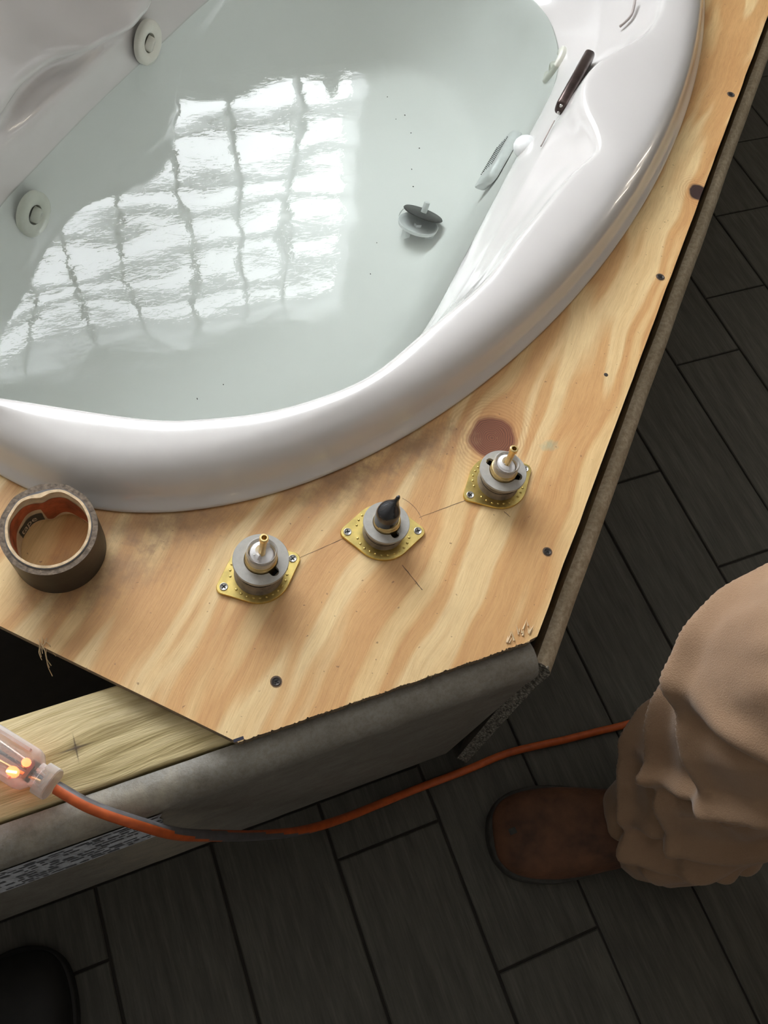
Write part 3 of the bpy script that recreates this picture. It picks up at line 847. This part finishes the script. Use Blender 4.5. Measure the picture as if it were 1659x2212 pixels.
# drain with pop-up stopper
DRp = UV(1.114, .289, .1835)
dr = MB().lathe([(.0385, .000), (.037, .002), (.033, .0015), (.030, -.004), (.028, -.014), (0, -.016)], 44).build('drain', M_drain, tub, smooth=True)
dr.location = DRp
AX = Vector((-.68, .735, 0))
Mt = Matrix.Translation((0.5779, 0.9746, 0.2160)) @ Matrix.Rotation(radians(30), 4, AX)
g = MB().lathe([(0, -.0012), (.0345, -.0012), (.0358, 0), (.0345, .0016), (.008, .0026), (0, .0026)], 40, Mt).build('stopper_gasket', M_gasket, tub, smooth=True)
MB().lathe([(.0052, .001), (.0052, .019), (.0044, .0205), (0, .0205)], 16, Mt).build('stem', M_stop, g, smooth=True)
Mt2 = Matrix.Translation((0.5626, 0.9588, 0.2070)) @ Matrix.Rotation(radians(16), 4, AX)
c = MB().lathe([(0, -.001), (.020, -.0005), (.030, .002), (.0345, .0055), (.0355, .005), (.0340, -.001), (.024, -.006), (0, -.007)], 40, Mt2).build('stopper_cap', M_stop, tub, smooth=True)
MB().box(-.005, .005, -.004, .004, -.001, .004, Mt2).build('cap_boss', M_stop, c)
for a in (200, 320):
    Mf = Mt2 @ Matrix.Rotation(radians(a), 4, 'Z'); MB().box(.018, .032, -.004, .004, -.016, .000, Mf).build('fin', M_stop, c)

# specks on the tub floor and floating debris
dbm = MB()
for (u, v) in ((1.35, .42), (1.33, .43), (1.28, .36), (1.22, .35), (1.02, .33), (.95, .31), (.62, .40), (.56, .36), (.58, .42), (1.31, .39), (1.18, .33), (1.38, .47)):
    p = UV(u, v, .190 if u > .9 else .215); dbm.ball((p.x, p.y, p.z), random.uniform(.0008, .0018), random.uniform(.0006, .002), .0006, 6)
tag(dbm.build('debris_specks', M_sole), 'dark specks of grit lying in the tub under the water', 'debris', kind='stuff')

# ------------------------------------------------------------------ faucet valves
def diamond(a, b, r, n=10):
    """rounded rhombus with big-radius long sides: hull of a centre disc b and two small end discs at +-a"""
    pts = []
    ph = math.acos((b - r) / a)
    for k in range(25): t = ph + (pi - 2 * ph) * k / 24; pts.append((b * cos(t), b * sin(t)))
    for k in range(13): t = (pi - ph) + 2 * ph * k / 12; pts.append((-a + r * cos(t), r * sin(t)))
    for k in range(25): t = pi + ph + (pi - 2 * ph) * k / 24; pts.append((b * cos(t), b * sin(t)))
    for k in range(13): t = -ph + 2 * ph * k / 12; pts.append((a + r * cos(t), r * sin(t)))
    return pts
def valve(loc, rz, rdisc, zdisc, label, cap=False, seed=0, notch=-1.0, lean=(0, 0)):
    t = empty('valve_rough_in', (loc[0], loc[1], DZ + .0003), rz, label=label, cat='faucet valve', group='faucet valves on the plywood')
    L = .0355
    out = diamond(L, .0312, .0072)
    b = MB(); b.loft([[(x, y, 0) for x, y in out], [(x, y, .0018) for x, y in out], [(x * .985, y * .985, .0026) for x, y in out]], cap0=True, cap1=True)
    fl = b.build('flange', M_brass, t); sharp(fl, 40)
    st = MB()
    for s in (-1, 1):
        for k in range(12):
            a = s * (pi / 2) + (k - 5.5) * radians(13.5)
            rr_ = .0262 if 2 < k < 9 else .0270
            x, y = rr_ * cos(a), rr_ * sin(a)
            st.ball((x, y, .0026), .0013, .0013, .0013, 8)
    tag(st.build('studs', M_brass, fl, smooth=True), kind='stuff')
    for s in (-1, 1):
        o = screw_head(s * L, 0, .0036, .0040, t, random.uniform(0, .8), mat=M_steel)
    rb_ = rdisc * .84
    ln = Matrix.Identity(4); ln[0][2], ln[1][2] = lean
    bd = MB().lathe([(rb_ * 1.08, .0022), (rb_ * 1.05, .005), (rb_, .006), (rb_ * .985, zdisc - .004), (rb_ * .9, zdisc - .003)], 48, ln)
    bd.build('body', M_body, t, smooth=True)
    # collar disc with a notch cut in its inner edge
    n = 96; ro, ri = rdisc, rdisc * .60
    ring = []
    for (r_, z_, inn) in ((ri, zdisc - .004, 1), (ro * .97, zdisc - .004, 0), (ro, zdisc - .0028, 0), (ro, zdisc - .0006, 0), (ro * .985, zdisc, 0), (ri, zdisc, 1)):
        rr = []
        for j in range(n):
            a = 2 * pi * j / n; q = r_
            if inn:
                for na in ([notch, notch + 2.9] if seed == 3 else [notch]):
                    d = abs((a - rz * 0 - na + pi) % (2 * pi) - pi)
                    if d < .28: q = max(q, ri + rdisc * .24 * sqrt(max(0, 1 - (d / .28) ** 2)))
            rr.append(ln @ Vector((q * cos(a), q * sin(a), z_)))
        ring.append(rr)
    cd = MB(); cd.loft(ring, close=True); cdo = cd.build('collar', M_plastic, t); sharp(cdo, 40)
    MB().lathe([(ri + .0085 * 0 + rdisc * .26, zdisc - .0135), (0, zdisc - .0135)], 32, ln).build('recess', M_black, t)
    z0 = zdisc - .013
    br = ri * .965
    MB().lathe([(br, z0), (br, zdisc + .0035), (br * .95, zdisc + .0045), (br * .95, zdisc + .0065), (br * .86, zdisc + .0075), (br * .80, zdisc + .0075)], 40, ln).build('brass_ring', M_brass2, t, smooth=False)
    if not cap:
        g1 = br * .92
        gl = MB().lathe([(br * .80, zdisc + .004), (g1, zdisc + .006), (g1, zdisc + .0125), (g1 * 1.03, zdisc + .013), (g1 * 1.03, zdisc + .0155), (g1 * .97, zdisc + .017), (g1 * .90, zdisc + .017), (g1 * .86, zdisc + .008)], 40, ln)
        gl.build('clear_sleeve', M_glass, t, smooth=True)
        ce = MB().lathe([(g1 * .82, zdisc + .002), (g1 * .80, zdisc + .0145), (g1 * .70, zdisc + .0165), (g1 * .45, zdisc + .018), (0, zdisc + .018)], 36, ln)
        # cut a quarter step so that one side sits lower
        nv_ = []
        for (x, y, z) in ce.v:
            a = atan2(y, x)
            if z > zdisc + .005 and -1.75 < a < .35: z -= .006
            nv_.append((x, y, z))
        ce.v = nv_
        c_ = ce.build('ceramic_cap', M_ceramic, t); sharp(c_, 30)
        MB().lathe([(.0011, 0), (.0008, .0004), (0, .0004)], 10, Matrix.Translation((-.0045, -.001, zdisc + .018))).build('dimple', M_steel, c_)
        stm = MB().lathe([(.0033, zdisc + .010), (.0031, zdisc + .037), (.0042, zdisc + .0385), (.0042, zdisc + .0425), (.0036, zdisc + .043), (.0024, zdisc + .043), (.0022, zdisc + .033), (0, zdisc + .033)], 24, ln)
        stm.build('brass_stem', M_brass2, t, smooth=False); 
    else:
        # black heat-shrunk rubber cap, pinched and bent over at the top
        b = MB(); rings_ = []
        path = [(0, 0, zdisc + .004, 1.0, 1.0), (0, 0, zdisc + .012, 1.0, 1.0), (0, 0, zdisc + .018, 1.02, 1.0), (.0004, .0005, zdisc + .023, 1.0, .97), (.001, .001, zdisc + .0265, .88, .82), (.0028, .0022, zdisc + .030, .66, .5), (.0052, .0040, zdisc + .0335, .40, .24), (.0066, .0050, zdisc + .037, .26, .18), (.0074, .0056, zdisc + .0405, .20, .18), (.0076, .0058, zdisc + .042, .10, .10)]
        for i, (cx, cy, z, sx, sy) in enumerate(path):
            rr = []
            for j in range(32):
                a = 2 * pi * j / 32; q = br * .88 * (1 + (.05 * sin(3 * a + z * 400) if i > 2 else .0))
                x, y = q * sx * cos(a), q * sy * sin(a)
                rr.append((cx + x * cos(.9) - y * sin(.9), cy + x * sin(.9) + y * cos(.9), z))
            rings_.append(rr)
        b.loft(rings_, cap1=True); o = b.build('rubber_cap', M_rubber, t, smooth=True)
        o.modifiers.new('s', 'SUBSURF').levels = 1
    return t
valve((0.086, 0.308), radians(6.5), .0262, .0315, 'faucet valve nearest the tape roll, brass stem in a white and clear cap', seed=1, notch=radians(-70), lean=(.08, 0))
valve((0.216, 0.313), radians(-16.6), .0230, .0235, 'middle faucet valve of the row, topped by a bent black rubber cap', cap=True, seed=2, notch=radians(-62), lean=(.05, 0))
valve((0.3535, 0.3310), radians(9.5), .0246, .0260, 'faucet valve beside the big round knot, brass stem in a white cap', seed=3, notch=radians(-52))

# ------------------------------------------------------------------ duct tape roll
tr = empty('tape_roll', (-0.083, 0.385, DZ + .0003), label='nearly used roll of black duct tape with red liner, lying against the tub rim', cat='tape roll')
H = .0465
tr.rotation_euler = (radians(2.5), 0, 0); tr.location = (-0.083, 0.389, DZ + .0022)
def roll_r(a, base, crush):
    # core is crushed inwards on the far side
    d = abs((a - radians(92) + pi) % (2 * pi) - pi)
    r = base
    if crush: r -= crush * exp(-(d / .35) ** 2) * (1 + .4 * sin(9 * a)) + .0006 * sin(11 * a) * exp(-(d / 1.0) ** 2)
    return r
def shell(name, ro, ri, z0, z1, mo, mi_, mtop, cr_o=0, cr_i=0, n=120):
    vs = []; fs = []; ms = []
    for (r, z, c) in ((ro, z0, cr_o), (ro, z1, cr_o), (ri, z1, cr_i), (ri, z0, cr_i)):
        for j in range(n):
            a = 2 * pi * j / n; q = roll_r(a, r, c); vs.append((q * cos(a), q * sin(a) * 1.075, z))
    for k, m in ((0, 0), (1, 2), (2, 1), (3, 2)):
        for j in range(n):
            a = k * n + j; b = k * n + (j + 1) % n; c = ((k + 1) % 4) * n + (j + 1) % n; d = ((k + 1) % 4) * n + j
            fs.append((a, b, c, d)); ms.append(m)
    o = mesh(name, vs, fs, None, tr, mats=[mo, mi_, mtop], mi=ms); sharp(o, 40); return o
shell('tape_winding', .0420, .0372, 0, H, M_tape, M_tapeside, M_tapeside, .0004, .0016)
shell('inner_winding', .0371, .0364, 0, H + .0006, M_greyc, M_greyc, M_greyc, .0016, .0026)
shell('cardboard_core', .0363, .0340, 0, H + .0010, M_card, M_card, M_card, .0026, .0040)
def arcpatch(name, a0, a1, z0f, z1f, r, mat, n=40, cr=.0040):
    vs = []; fs = []
    for j in range(n + 1):
        a = a0 + (a1 - a0) * j / n; q = roll_r(a, r, cr)
        vs += [(q * cos(a), q * sin(a) * 1.075, z0f(j / n)), (q * cos(a), q * sin(a) * 1.075, z1f(j / n))]
    for j in range(n): fs.append((2 * j, 2 * j + 2, 2 * j + 3, 2 * j + 1))
    return mesh(name, vs, fs, mat, tr, smooth=True)
arcpatch('red_liner', radians(5), radians(190), lambda t: .014 + .010 * sin(t * 3.0) * (t > .5) * 1.0 if t > .5 else .002 + .004 * sin(t * 14) ** 2,
         lambda t: .040 - .016 * max(0, (.42 - t) / .42) ** 1.0 + .003 * sin(t * 9), .0336, M_liner, 60)
arcpatch('pale_liner', radians(2), radians(230), lambda t: .001, lambda t: H - .001, .0339, M_linerpale, 60)
arcpatch('dark_label', radians(102), radians(150), lambda t: .003, lambda t: .0165, .0332, M_label, 24)
# word "tape" printed inside
tc = bpy.data.curves.new('tape_word', 'FONT'); tc.body = 'tape'; tc.size = .0115; tc.align_x = 'CENTER'; tc.extrude = 0; tc.resolution_u = 3
to = bpy.data.objects.new('tmp_text', tc); COL.objects.link(to)
bpy.context.view_layer.update()
tm = bpy.data.meshes.new_from_object(to.evaluated_get(bpy.context.evaluated_depsgraph_get()))
bpy.data.objects.remove(to)
bm = bmesh.new(); bm.from_mesh(tm)
bmesh.ops.subdivide_edges(bm, edges=[e for e in bm.edges if e.calc_length() > .002], cuts=2)
for v in bm.verts:
    a = radians(130) - v.co.x / .0330; q = roll_r(a, .0329, .0040)
    v.co = Vector((q * cos(a), q * sin(a) * 1.075, .0060 + v.co.y * 1.1))
bm.to_mesh(tm); bm.free(); tm.materials.clear(); tm.materials.append(M_print)
tw = bpy.data.objects.new('printed_word', tm); COL.objects.link(tw); tw.parent = tr

# ------------------------------------------------------------------ extension cord with lit clear connector
cord = empty('extension_cord', (-.134, .183, DZ), label='orange and grey extension cord with a glowing clear plug, draped from board to floor', cat='extension cord')
pts = [(-.1265, .1740, .4845), (-.104, .150, .4830), (-.073, .1270, .4700), (-.047, .1140, .425), (-.014, .110, .345), (.026, .108, .245), (.077, .106, .155), (.138, .110, .075), (.197, .115, .030), (.257, .118, .0085), (.335, .118, .0062), (.406, .119, .0062), (.494, .108, .0062), (.571, .099, .0062), (.650, .086, .0062), (.690, .040, .0062), (.722, -.04, .0062), (.727, -.111, .0062), (.800, -.30, .0062), (1.05, -.65, .0062), (1.6, -.9, .0062)]
P = catmull(pts, 14)
vs = []; fs = []; ms = []; seg_ = 16; up = Vector((0, 0, 1)); L = 0
for i, p in enumerate(P):
    t = (P[min(i + 1, len(P) - 1)] - P[max(i - 1, 0)]).normalized()
    a = (up - t * up.dot(t)).normalized(); b_ = t.cross(a); up = a
    for j in range(seg_):
        th = 2 * pi * j / seg_; vs.append(p + (a * cos(th) + b_ * sin(th)) * .0055)
    if i:
        L += (p - P[i - 1]).length
        # the grey stripe winds slowly around the jacket
        ctr = -1.35 + 1.7 * smoothstep(.08, .28, L) + 2.2 * smoothstep(.30, .55, L) + .5 * sin(L * 9) * smoothstep(.5, .7, L)
        for j in range(seg_):
            k = (j + 1) % seg_
            fs.append(((i - 1) * seg_ + j, (i - 1) * seg_ + k, i * seg_ + k, i * seg_ + j))
            th = 2 * pi * (j + .5) / seg_; d = abs((th - ctr + pi) % (2 * pi) - pi); ms.append(1 if d < 1.0 else 0)
mesh('jacket', vs, fs, None, cord, smooth=True, mats=[M_orange, M_greyc], mi=ms, world_space=True)
# connector: local x axis along the plug, from cable end (0) backwards
pdir = (Vector((-.175, .231, 0)) - Vector((-.134, .183, 0))).normalized()
Mp = Matrix.Translation((-.1285, .1765, .4865)) @ pdir.to_track_quat('X', 'Z').to_matrix().to_4x4()
def plugring(x, w, h, n=20):
    r = []
    for j in range(n):
        a = 2 * pi * j / n
        r.append(Mp @ Vector((x, w * (abs(cos(a)) ** .7) * (1 if cos(a) > 0 else -1), h * (abs(sin(a)) ** .7) * (1 if sin(a) > 0 else -1))))
    return r
b = MB(); b.loft([plugring(0, .0125, .0105), plugring(.001, .0135, .0115), plugring(.011, .0135, .0115), plugring(.012, .0105, .0095), plugring(.016, .0105, .0095), plugring(.022, .0165, .0150), plugring(.026, .0178, .0165), plugring(.070, .0178, .0165), plugring(.072, .0165, .0155)], cap0=True, cap1=True)
cn = b.build('clear_connector', M_clear, cord, smooth=True, world_space=True); sharp(cn, 40)
for s in (-1, 1):
    rib = MB().box(.028, .069, s * .0125 - .0012, s * .0125 + .0012, .012, .0178, Mp).build('grip_rib', M_clear, cn)
    rib.matrix_parent_inverse = Matrix.Identity(4)
core = MB().box(.020, .0235, -.0085, .0085, -.007, .007, Mp).build('terminal_block', M_greyc, cn)
for (y, mt) in ((.005, M_brass2), (-.005, M_steel), (0, M_rubber)):
    MB().tube([Mp @ Vector((.010, y * .5, .001)), Mp @ Vector((.020, y * .8, .002)), Mp @ Vector((.030, y, .004)), Mp @ Vector((.060, y * 1.3, .003))], .0014, 8).build('contact_wire', mt, cn)
MB().ball((.0315, .0075, .007), .0058, .0045, .0035, 12, Mp).build('neon_lamp', M_led, cn, smooth=True)
MB().ball((.0270, -.0035, .008), .0042, .0036, .003, 12, Mp).build('neon_lamp', M_led, cn, smooth=True)
MB().tube([Mp @ Vector((.0275, .0065, .0108)), Mp @ Vector((.0350, .0095, .0108))], .0010, 8).build('glowing_filament', M_led2, cn)

# ------------------------------------------------------------------ person: tan trousers and brown boot
person = empty('person', (.57, -.04, 0), label='person in tan work trousers and brown boot standing beside the tub', cat='person')
def skin_body(name, joints, edges, mat, parent, sub=2, root=0):
    me = bpy.data.meshes.new(name); me.from_pydata([j[:3] for j in joints], edges, []); me.update()
    o = bpy.data.objects.new(name, me); COL.objects.link(o)
    o.modifiers.new('skin', 'SKIN')
    for i, j in enumerate(joints):
        sv_ = me.skin_vertices[0].data[i]; sv_.radius = (j[3], j[4] if len(j) > 4 else j[3]); sv_.use_root = (i == root)
    sb = o.modifiers.new('sub', 'SUBSURF'); sb.levels = sub; sb.render_levels = sub
    bpy.context.view_layer.update()
    m2 = bpy.data.meshes.new_from_object(o.evaluated_get(bpy.context.evaluated_depsgraph_get()))
    bpy.data.objects.remove(o)
    m2.materials.clear(); m2.materials.append(mat)
    m2.polygons.foreach_set('use_smooth', [True] * len(m2.polygons))
    o = bpy.data.objects.new(name, m2); COL.objects.link(o)
    if parent: o.parent = parent; o.matrix_parent_inverse = parent.matrix_world.inverted()
    return o
J = [(.70, -.17, .93, .08, .07), (.69, -.16, 1.10, .09, .07), (.66, -.15, 1.28, .11, .08), (.63, -.15, 1.42, .09, .07), (.61, -.15, 1.50, .055), (.585, -.15, 1.57, .06), (.565, -.15, 1.66, .085, .075), (.565, -.15, 1.74, .06),
     (.62, .03, 1.42, .055), (.67, .09, 1.16, .045), (.65, .12, .93, .030), (.62, -.33, 1.42, .055), (.67, -.40, 1.16, .045), (.65, -.44, .93, .030),
     (.66, -.08, .86, .060), (.56, .02, .50, .055), (.575, -.03, .12, .042), (.53, -.035, .050, .026), (.43, -.01, .032, .016),
     (.71, -.26, .86, .060), (.72, -.36, .50, .055), (.76, -.38, .12, .042), (.72, -.38, .050, .026), (.66, -.37, .032, .016)]
Ed = [(0, 1), (1, 2), (2, 3), (3, 4), (4, 5), (5, 6), (6, 7), (3, 8), (8, 9), (9, 10), (3, 11), (11, 12), (12, 13), (0, 14), (14, 15), (15, 16), (16, 17), (17, 18), (0, 19), (19, 20), (20, 21), (21, 22), (22, 23)]
body = skin_body('body', J, Ed, M_skin, person)
skin_body('shirt', [(.69, -.165, .90, .20, .19), (.69, -.16, 1.10, .15, .12), (.66, -.15, 1.28, .17, .13), (.63, -.15, 1.42, .14, .105), (.62, .03, 1.42, .07), (.67, .09, 1.17, .06), (.652, .117, .97, .046), (.62, -.33, 1.42, .07), (.67, -.40, 1.17, .06), (.652, -.435, .97, .046), (.62, -.15, 1.475, .07)],
          [(0, 1), (1, 2), (2, 3), (3, 4), (4, 5), (5, 6), (3, 7), (7, 8), (8, 9), (3, 10)], M_shirt, person)
skin_body('hair', [(.59, -.15, 1.70, .085, .085), (.60, -.15, 1.765, .07, .07)], [(0, 1)], M_hair, body)
for s in (-1, 1):   # hands
    wr_ = Vector((.65, .12, .93)) if s > 0 else Vector((.65, -.44, .93))
    hj = [(*(wr_ + Vector((0, 0, .02))), .026, .020), (*(wr_ + Vector((-.004, 0, -.055))), .036, .015)]
    he = [(0, 1)]
    for k, (off, ln_) in enumerate(((-.029, .062), (-.011, .072), (.009, .068), (.027, .052))):
        b0 = wr_ + Vector((off - .004, 0, -.095)); b1 = b0 + Vector((-.004, -.006 * s, -ln_ * .5)); b2 = b1 + Vector((-.006, -.014 * s, -ln_ * .38))
        i = len(hj); hj += [(*b0, .0100), (*b1, .0090), (*b2, .0078)]; he += [(1, i), (i, i + 1), (i + 1, i + 2)]
    b0 = wr_ + Vector((-.036, -.006 * s, -.045)); i = len(hj); hj += [(*b0, .012), (*(b0 + Vector((-.018, -.010 * s, -.036))), .0095)]; he += [(1, i), (i, i + 1)]
    skin_body('hand', hj, he, M_skin, body, 1)
for s in (-1, 1):
    MB().ball((.487, -.15 + s * .031, 1.675), .011).build('eye', M_ceramic, body, smooth=True)
    MB().ball((.565, -.15 + s * .086, 1.665), .018, .008, .028).build('ear', M_skin, body, smooth=True)
MB().ball((.478, -.15, 1.648), .018, .012, .022).build('nose', M_skin, body, smooth=True)
MB().ball((.490, -.15, 1.612), .008, .022, .006).build('mouth', M_liner, body, smooth=True)

# trousers: visible leg is a long folded tube, stacked over the boot
def trouser(path, name, seed, folds):
    C_ = catmull([Vector(p[:3]) for p in path], 24); R_ = catmull([Vector((p[3], p[4], 0)) for p in path], 24)
    n = 128; rings_ = []
    zmax = max(c.z for c in C_)
    for i, (c, r) in enumerate(zip(C_, R_)):
        ring = []
        for j in range(n):
            a = 2 * pi * j / n
            d = 0
            for (z0, a0, slope, wid, amp, aw) in folds:
                da = (a - a0 + pi) % (2 * pi) - pi
                zz = c.z - (z0 + slope * da)
                fall = exp(-(da / aw) ** 2)
                # sharp crest above, soft valley below
                d += amp * fall * (exp(-(zz / wid) ** 2) - .75 * exp(-((zz + wid * 1.5) / (wid * .9)) ** 2))
            d += .004 * noise.noise(Vector((cos(a) * 2 + seed, sin(a) * 2, c.z * 9)))
            d += .0022 * noise.noise(Vector((cos(a) * 5 + seed, sin(a) * 5, c.z * 22)))
            ring.append((c.x + (r.x + d) * cos(a), c.y + (r.y + d) * sin(a), c.z + (.008 * sin(2 * a + 1) if i < 3 else 0)))
        rings_.append(ring)
    b = MB(); b.loft(rings_, cap1=True)
    # turn the hem in
    n0 = rings_[0]; cx = C_[0]
    b.loft([n0, [(cx.x + (p[0] - cx.x) * .93, cx.y + (p[1] - cx.y) * .93, p[2] + .004) for p in n0], [(cx.x + (p[0] - cx.x) * .90, cx.y + (p[1] - cx.y) * .90, p[2] + .06) for p in n0]])
    o = b.build(name, M_pants, person, smooth=True, world_space=True)
    return o
pi_ = pi
legpath = [(.570, -.052, .040, .098, .078), (.572, -.045, .085, .108, .088), (.575, -.030, .14, .108, .094), (.572, -.012, .21, .104, .100), (.566, .004, .30, .100, .100), (.556, .020, .40, .104, .102), (.548, .032, .50, .112, .106), (.556, .022, .60, .112, .106), (.592, -.010, .74, .112, .108), (.635, -.06, .86, .112, .105), (.665, -.10, .93, .09, .09)]
folds = [(.135, radians(200), .05, .018, .020, 1.0), (.200, radians(150), -.09, .017, .020, 1.0), (.262, radians(235), .10, .018, .022, .9), (.325, radians(165), -.13, .018, .026, .8),
         (.395, radians(215), .14, .018, .026, .8), (.465, radians(155), -.10, .018, .024, .9), (.53, radians(195), .09, .026, .015, .8), (.12, radians(290), -.05, .017, .018, .8), (.22, radians(300), .10, .019, .020, .7), (.34, radians(285), -.09, .020, .020, .7), (.43, radians(250), .16, .016, .016, .6), (.30, radians(90), .05, .03, .014, .8), (.44, radians(95), .06, .02, .013, .5)]
trouser(legpath, 'trouser_leg', 1.0, folds)
legpath2 = [(.76, -.385, .040, .090, .080), (.76, -.385, .10, .100, .085), (.755, -.38, .22, .090, .088), (.735, -.37, .36, .088, .088), (.72, -.355, .50, .095, .095), (.72, -.33, .66, .100, .100), (.715, -.29, .84, .108, .105), (.70, -.24, .93, .09, .09)]
trouser(legpath2, 'trouser_leg', 5.0, folds[:6])
skin_body('trouser_seat', [(.69, -.17, .93, .175, .17), (.69, -.17, 1.03, .155, .15), (.655, -.08, .84, .128), (.71, -.27, .84, .128)], [(0, 1), (0, 2), (0, 3)], M_pants, person)

def boot(name, toe, ang, length, halfw, parent, mu, ms_, sc=1.0):
    """toe = floor point at the tip; ang = direction from toe to heel"""
    Mb = Matrix.Translation((toe[0], toe[1], 0)) @ Matrix.Rotation(ang, 4, 'Z')
    L = length
    st = [(0.000, .020, .026), (.006, .034, .034), (.020, .047, .046), (.045, .055, .056), (.080, .0585, .062), (.120, .057, .070), (.160, .052, .086), (.200, .047, .105), (.245, .043, .120), (.275, .036, .122), (.292, .020, .115)]
    rings_ = []; n = 40
    for (x, w, h) in st:
        ring = []
        w *= halfw / .0585
        for j in range(n):
            a = 2 * pi_ * j / n
            cy, cz = cos(a), sin(a)
            y = w * (abs(cy) ** .75) * (1 if cy > 0 else -1)
            z = .020 + (h - .020) * max(0, cz) ** .8 if cz > 0 else .020 - .006 * abs(cz)
            z += .0012 * noise.noise(Vector((x * 60, a * 3, 0)))
            ring.append(Mb @ Vector((x * L / .292, y, z)))
        rings_.append(ring)
    b = MB(); b.loft(rings_, cap0=True, cap1=True)
    bo = b.build(name, mu, parent, smooth=True, world_space=True)
    bo.modifiers.new('s', 'SUBSURF').levels = 1
    # welt sole
    out = []
    prof_s = [(0, .0), (.003, .020), (.010, .034), (.024, .048), (.045, .057), (.080, .062), (.12, .060), (.16, .053), (.20, .047), (.245, .046), (.28, .040), (.296, .022), (.30, 0)]
    for x, w in prof_s: out.append(((x - .006) * L / .292, w * halfw / .0585))
    loop = out + [(x, -w) for x, w in out[-2:0:-1]]
    loop = [tuple(p)[:2] for p in catmull([Vector((a, b, 0)) for a, b in loop], 4, True)]
    sb = MB(); sb.loft([[Mb @ Vector((x, y, z)) for x, y in loop] for z in (.001, .006, .016, .0195)] + [[Mb @ Vector((x * .985 + .002, y * .965, .022)) for x, y in loop]], cap0=True, cap1=True)
    so = sb.build('sole', ms_, bo); so.matrix_parent_inverse = bo.matrix_world.inverted() @ Matrix.Identity(4)
    sharp(so, 50)
    so.parent = bo; so.matrix_parent_inverse = (parent.matrix_world if parent else Matrix.Identity(4)).inverted() if False else Matrix.Identity(4)
    # shaft under the trouser hem
    return bo
bt1 = boot('boot', (.330, .022), radians(-17), .285, .061, person, M_boot, M_sole)
MB().box(0, .010, -.004, .004, 0, .0006, Matrix.Translation((.345, .018, .052)) @ Matrix.Rotation(-.5, 4, 'Y')).build('scuff', M_sole, bt1)
bt2 = boot('boot', (.58, -.36), radians(-8), .285, .061, person, M_boot, M_sole)
# photographer's own boot at the lower left
bb = boot('boot', (-.285, .105), radians(-98), .285, .060, None, M_bboot, M_bboot)
tag(bb, 'very dark boot toe at the lower left corner of the floor', 'boot')
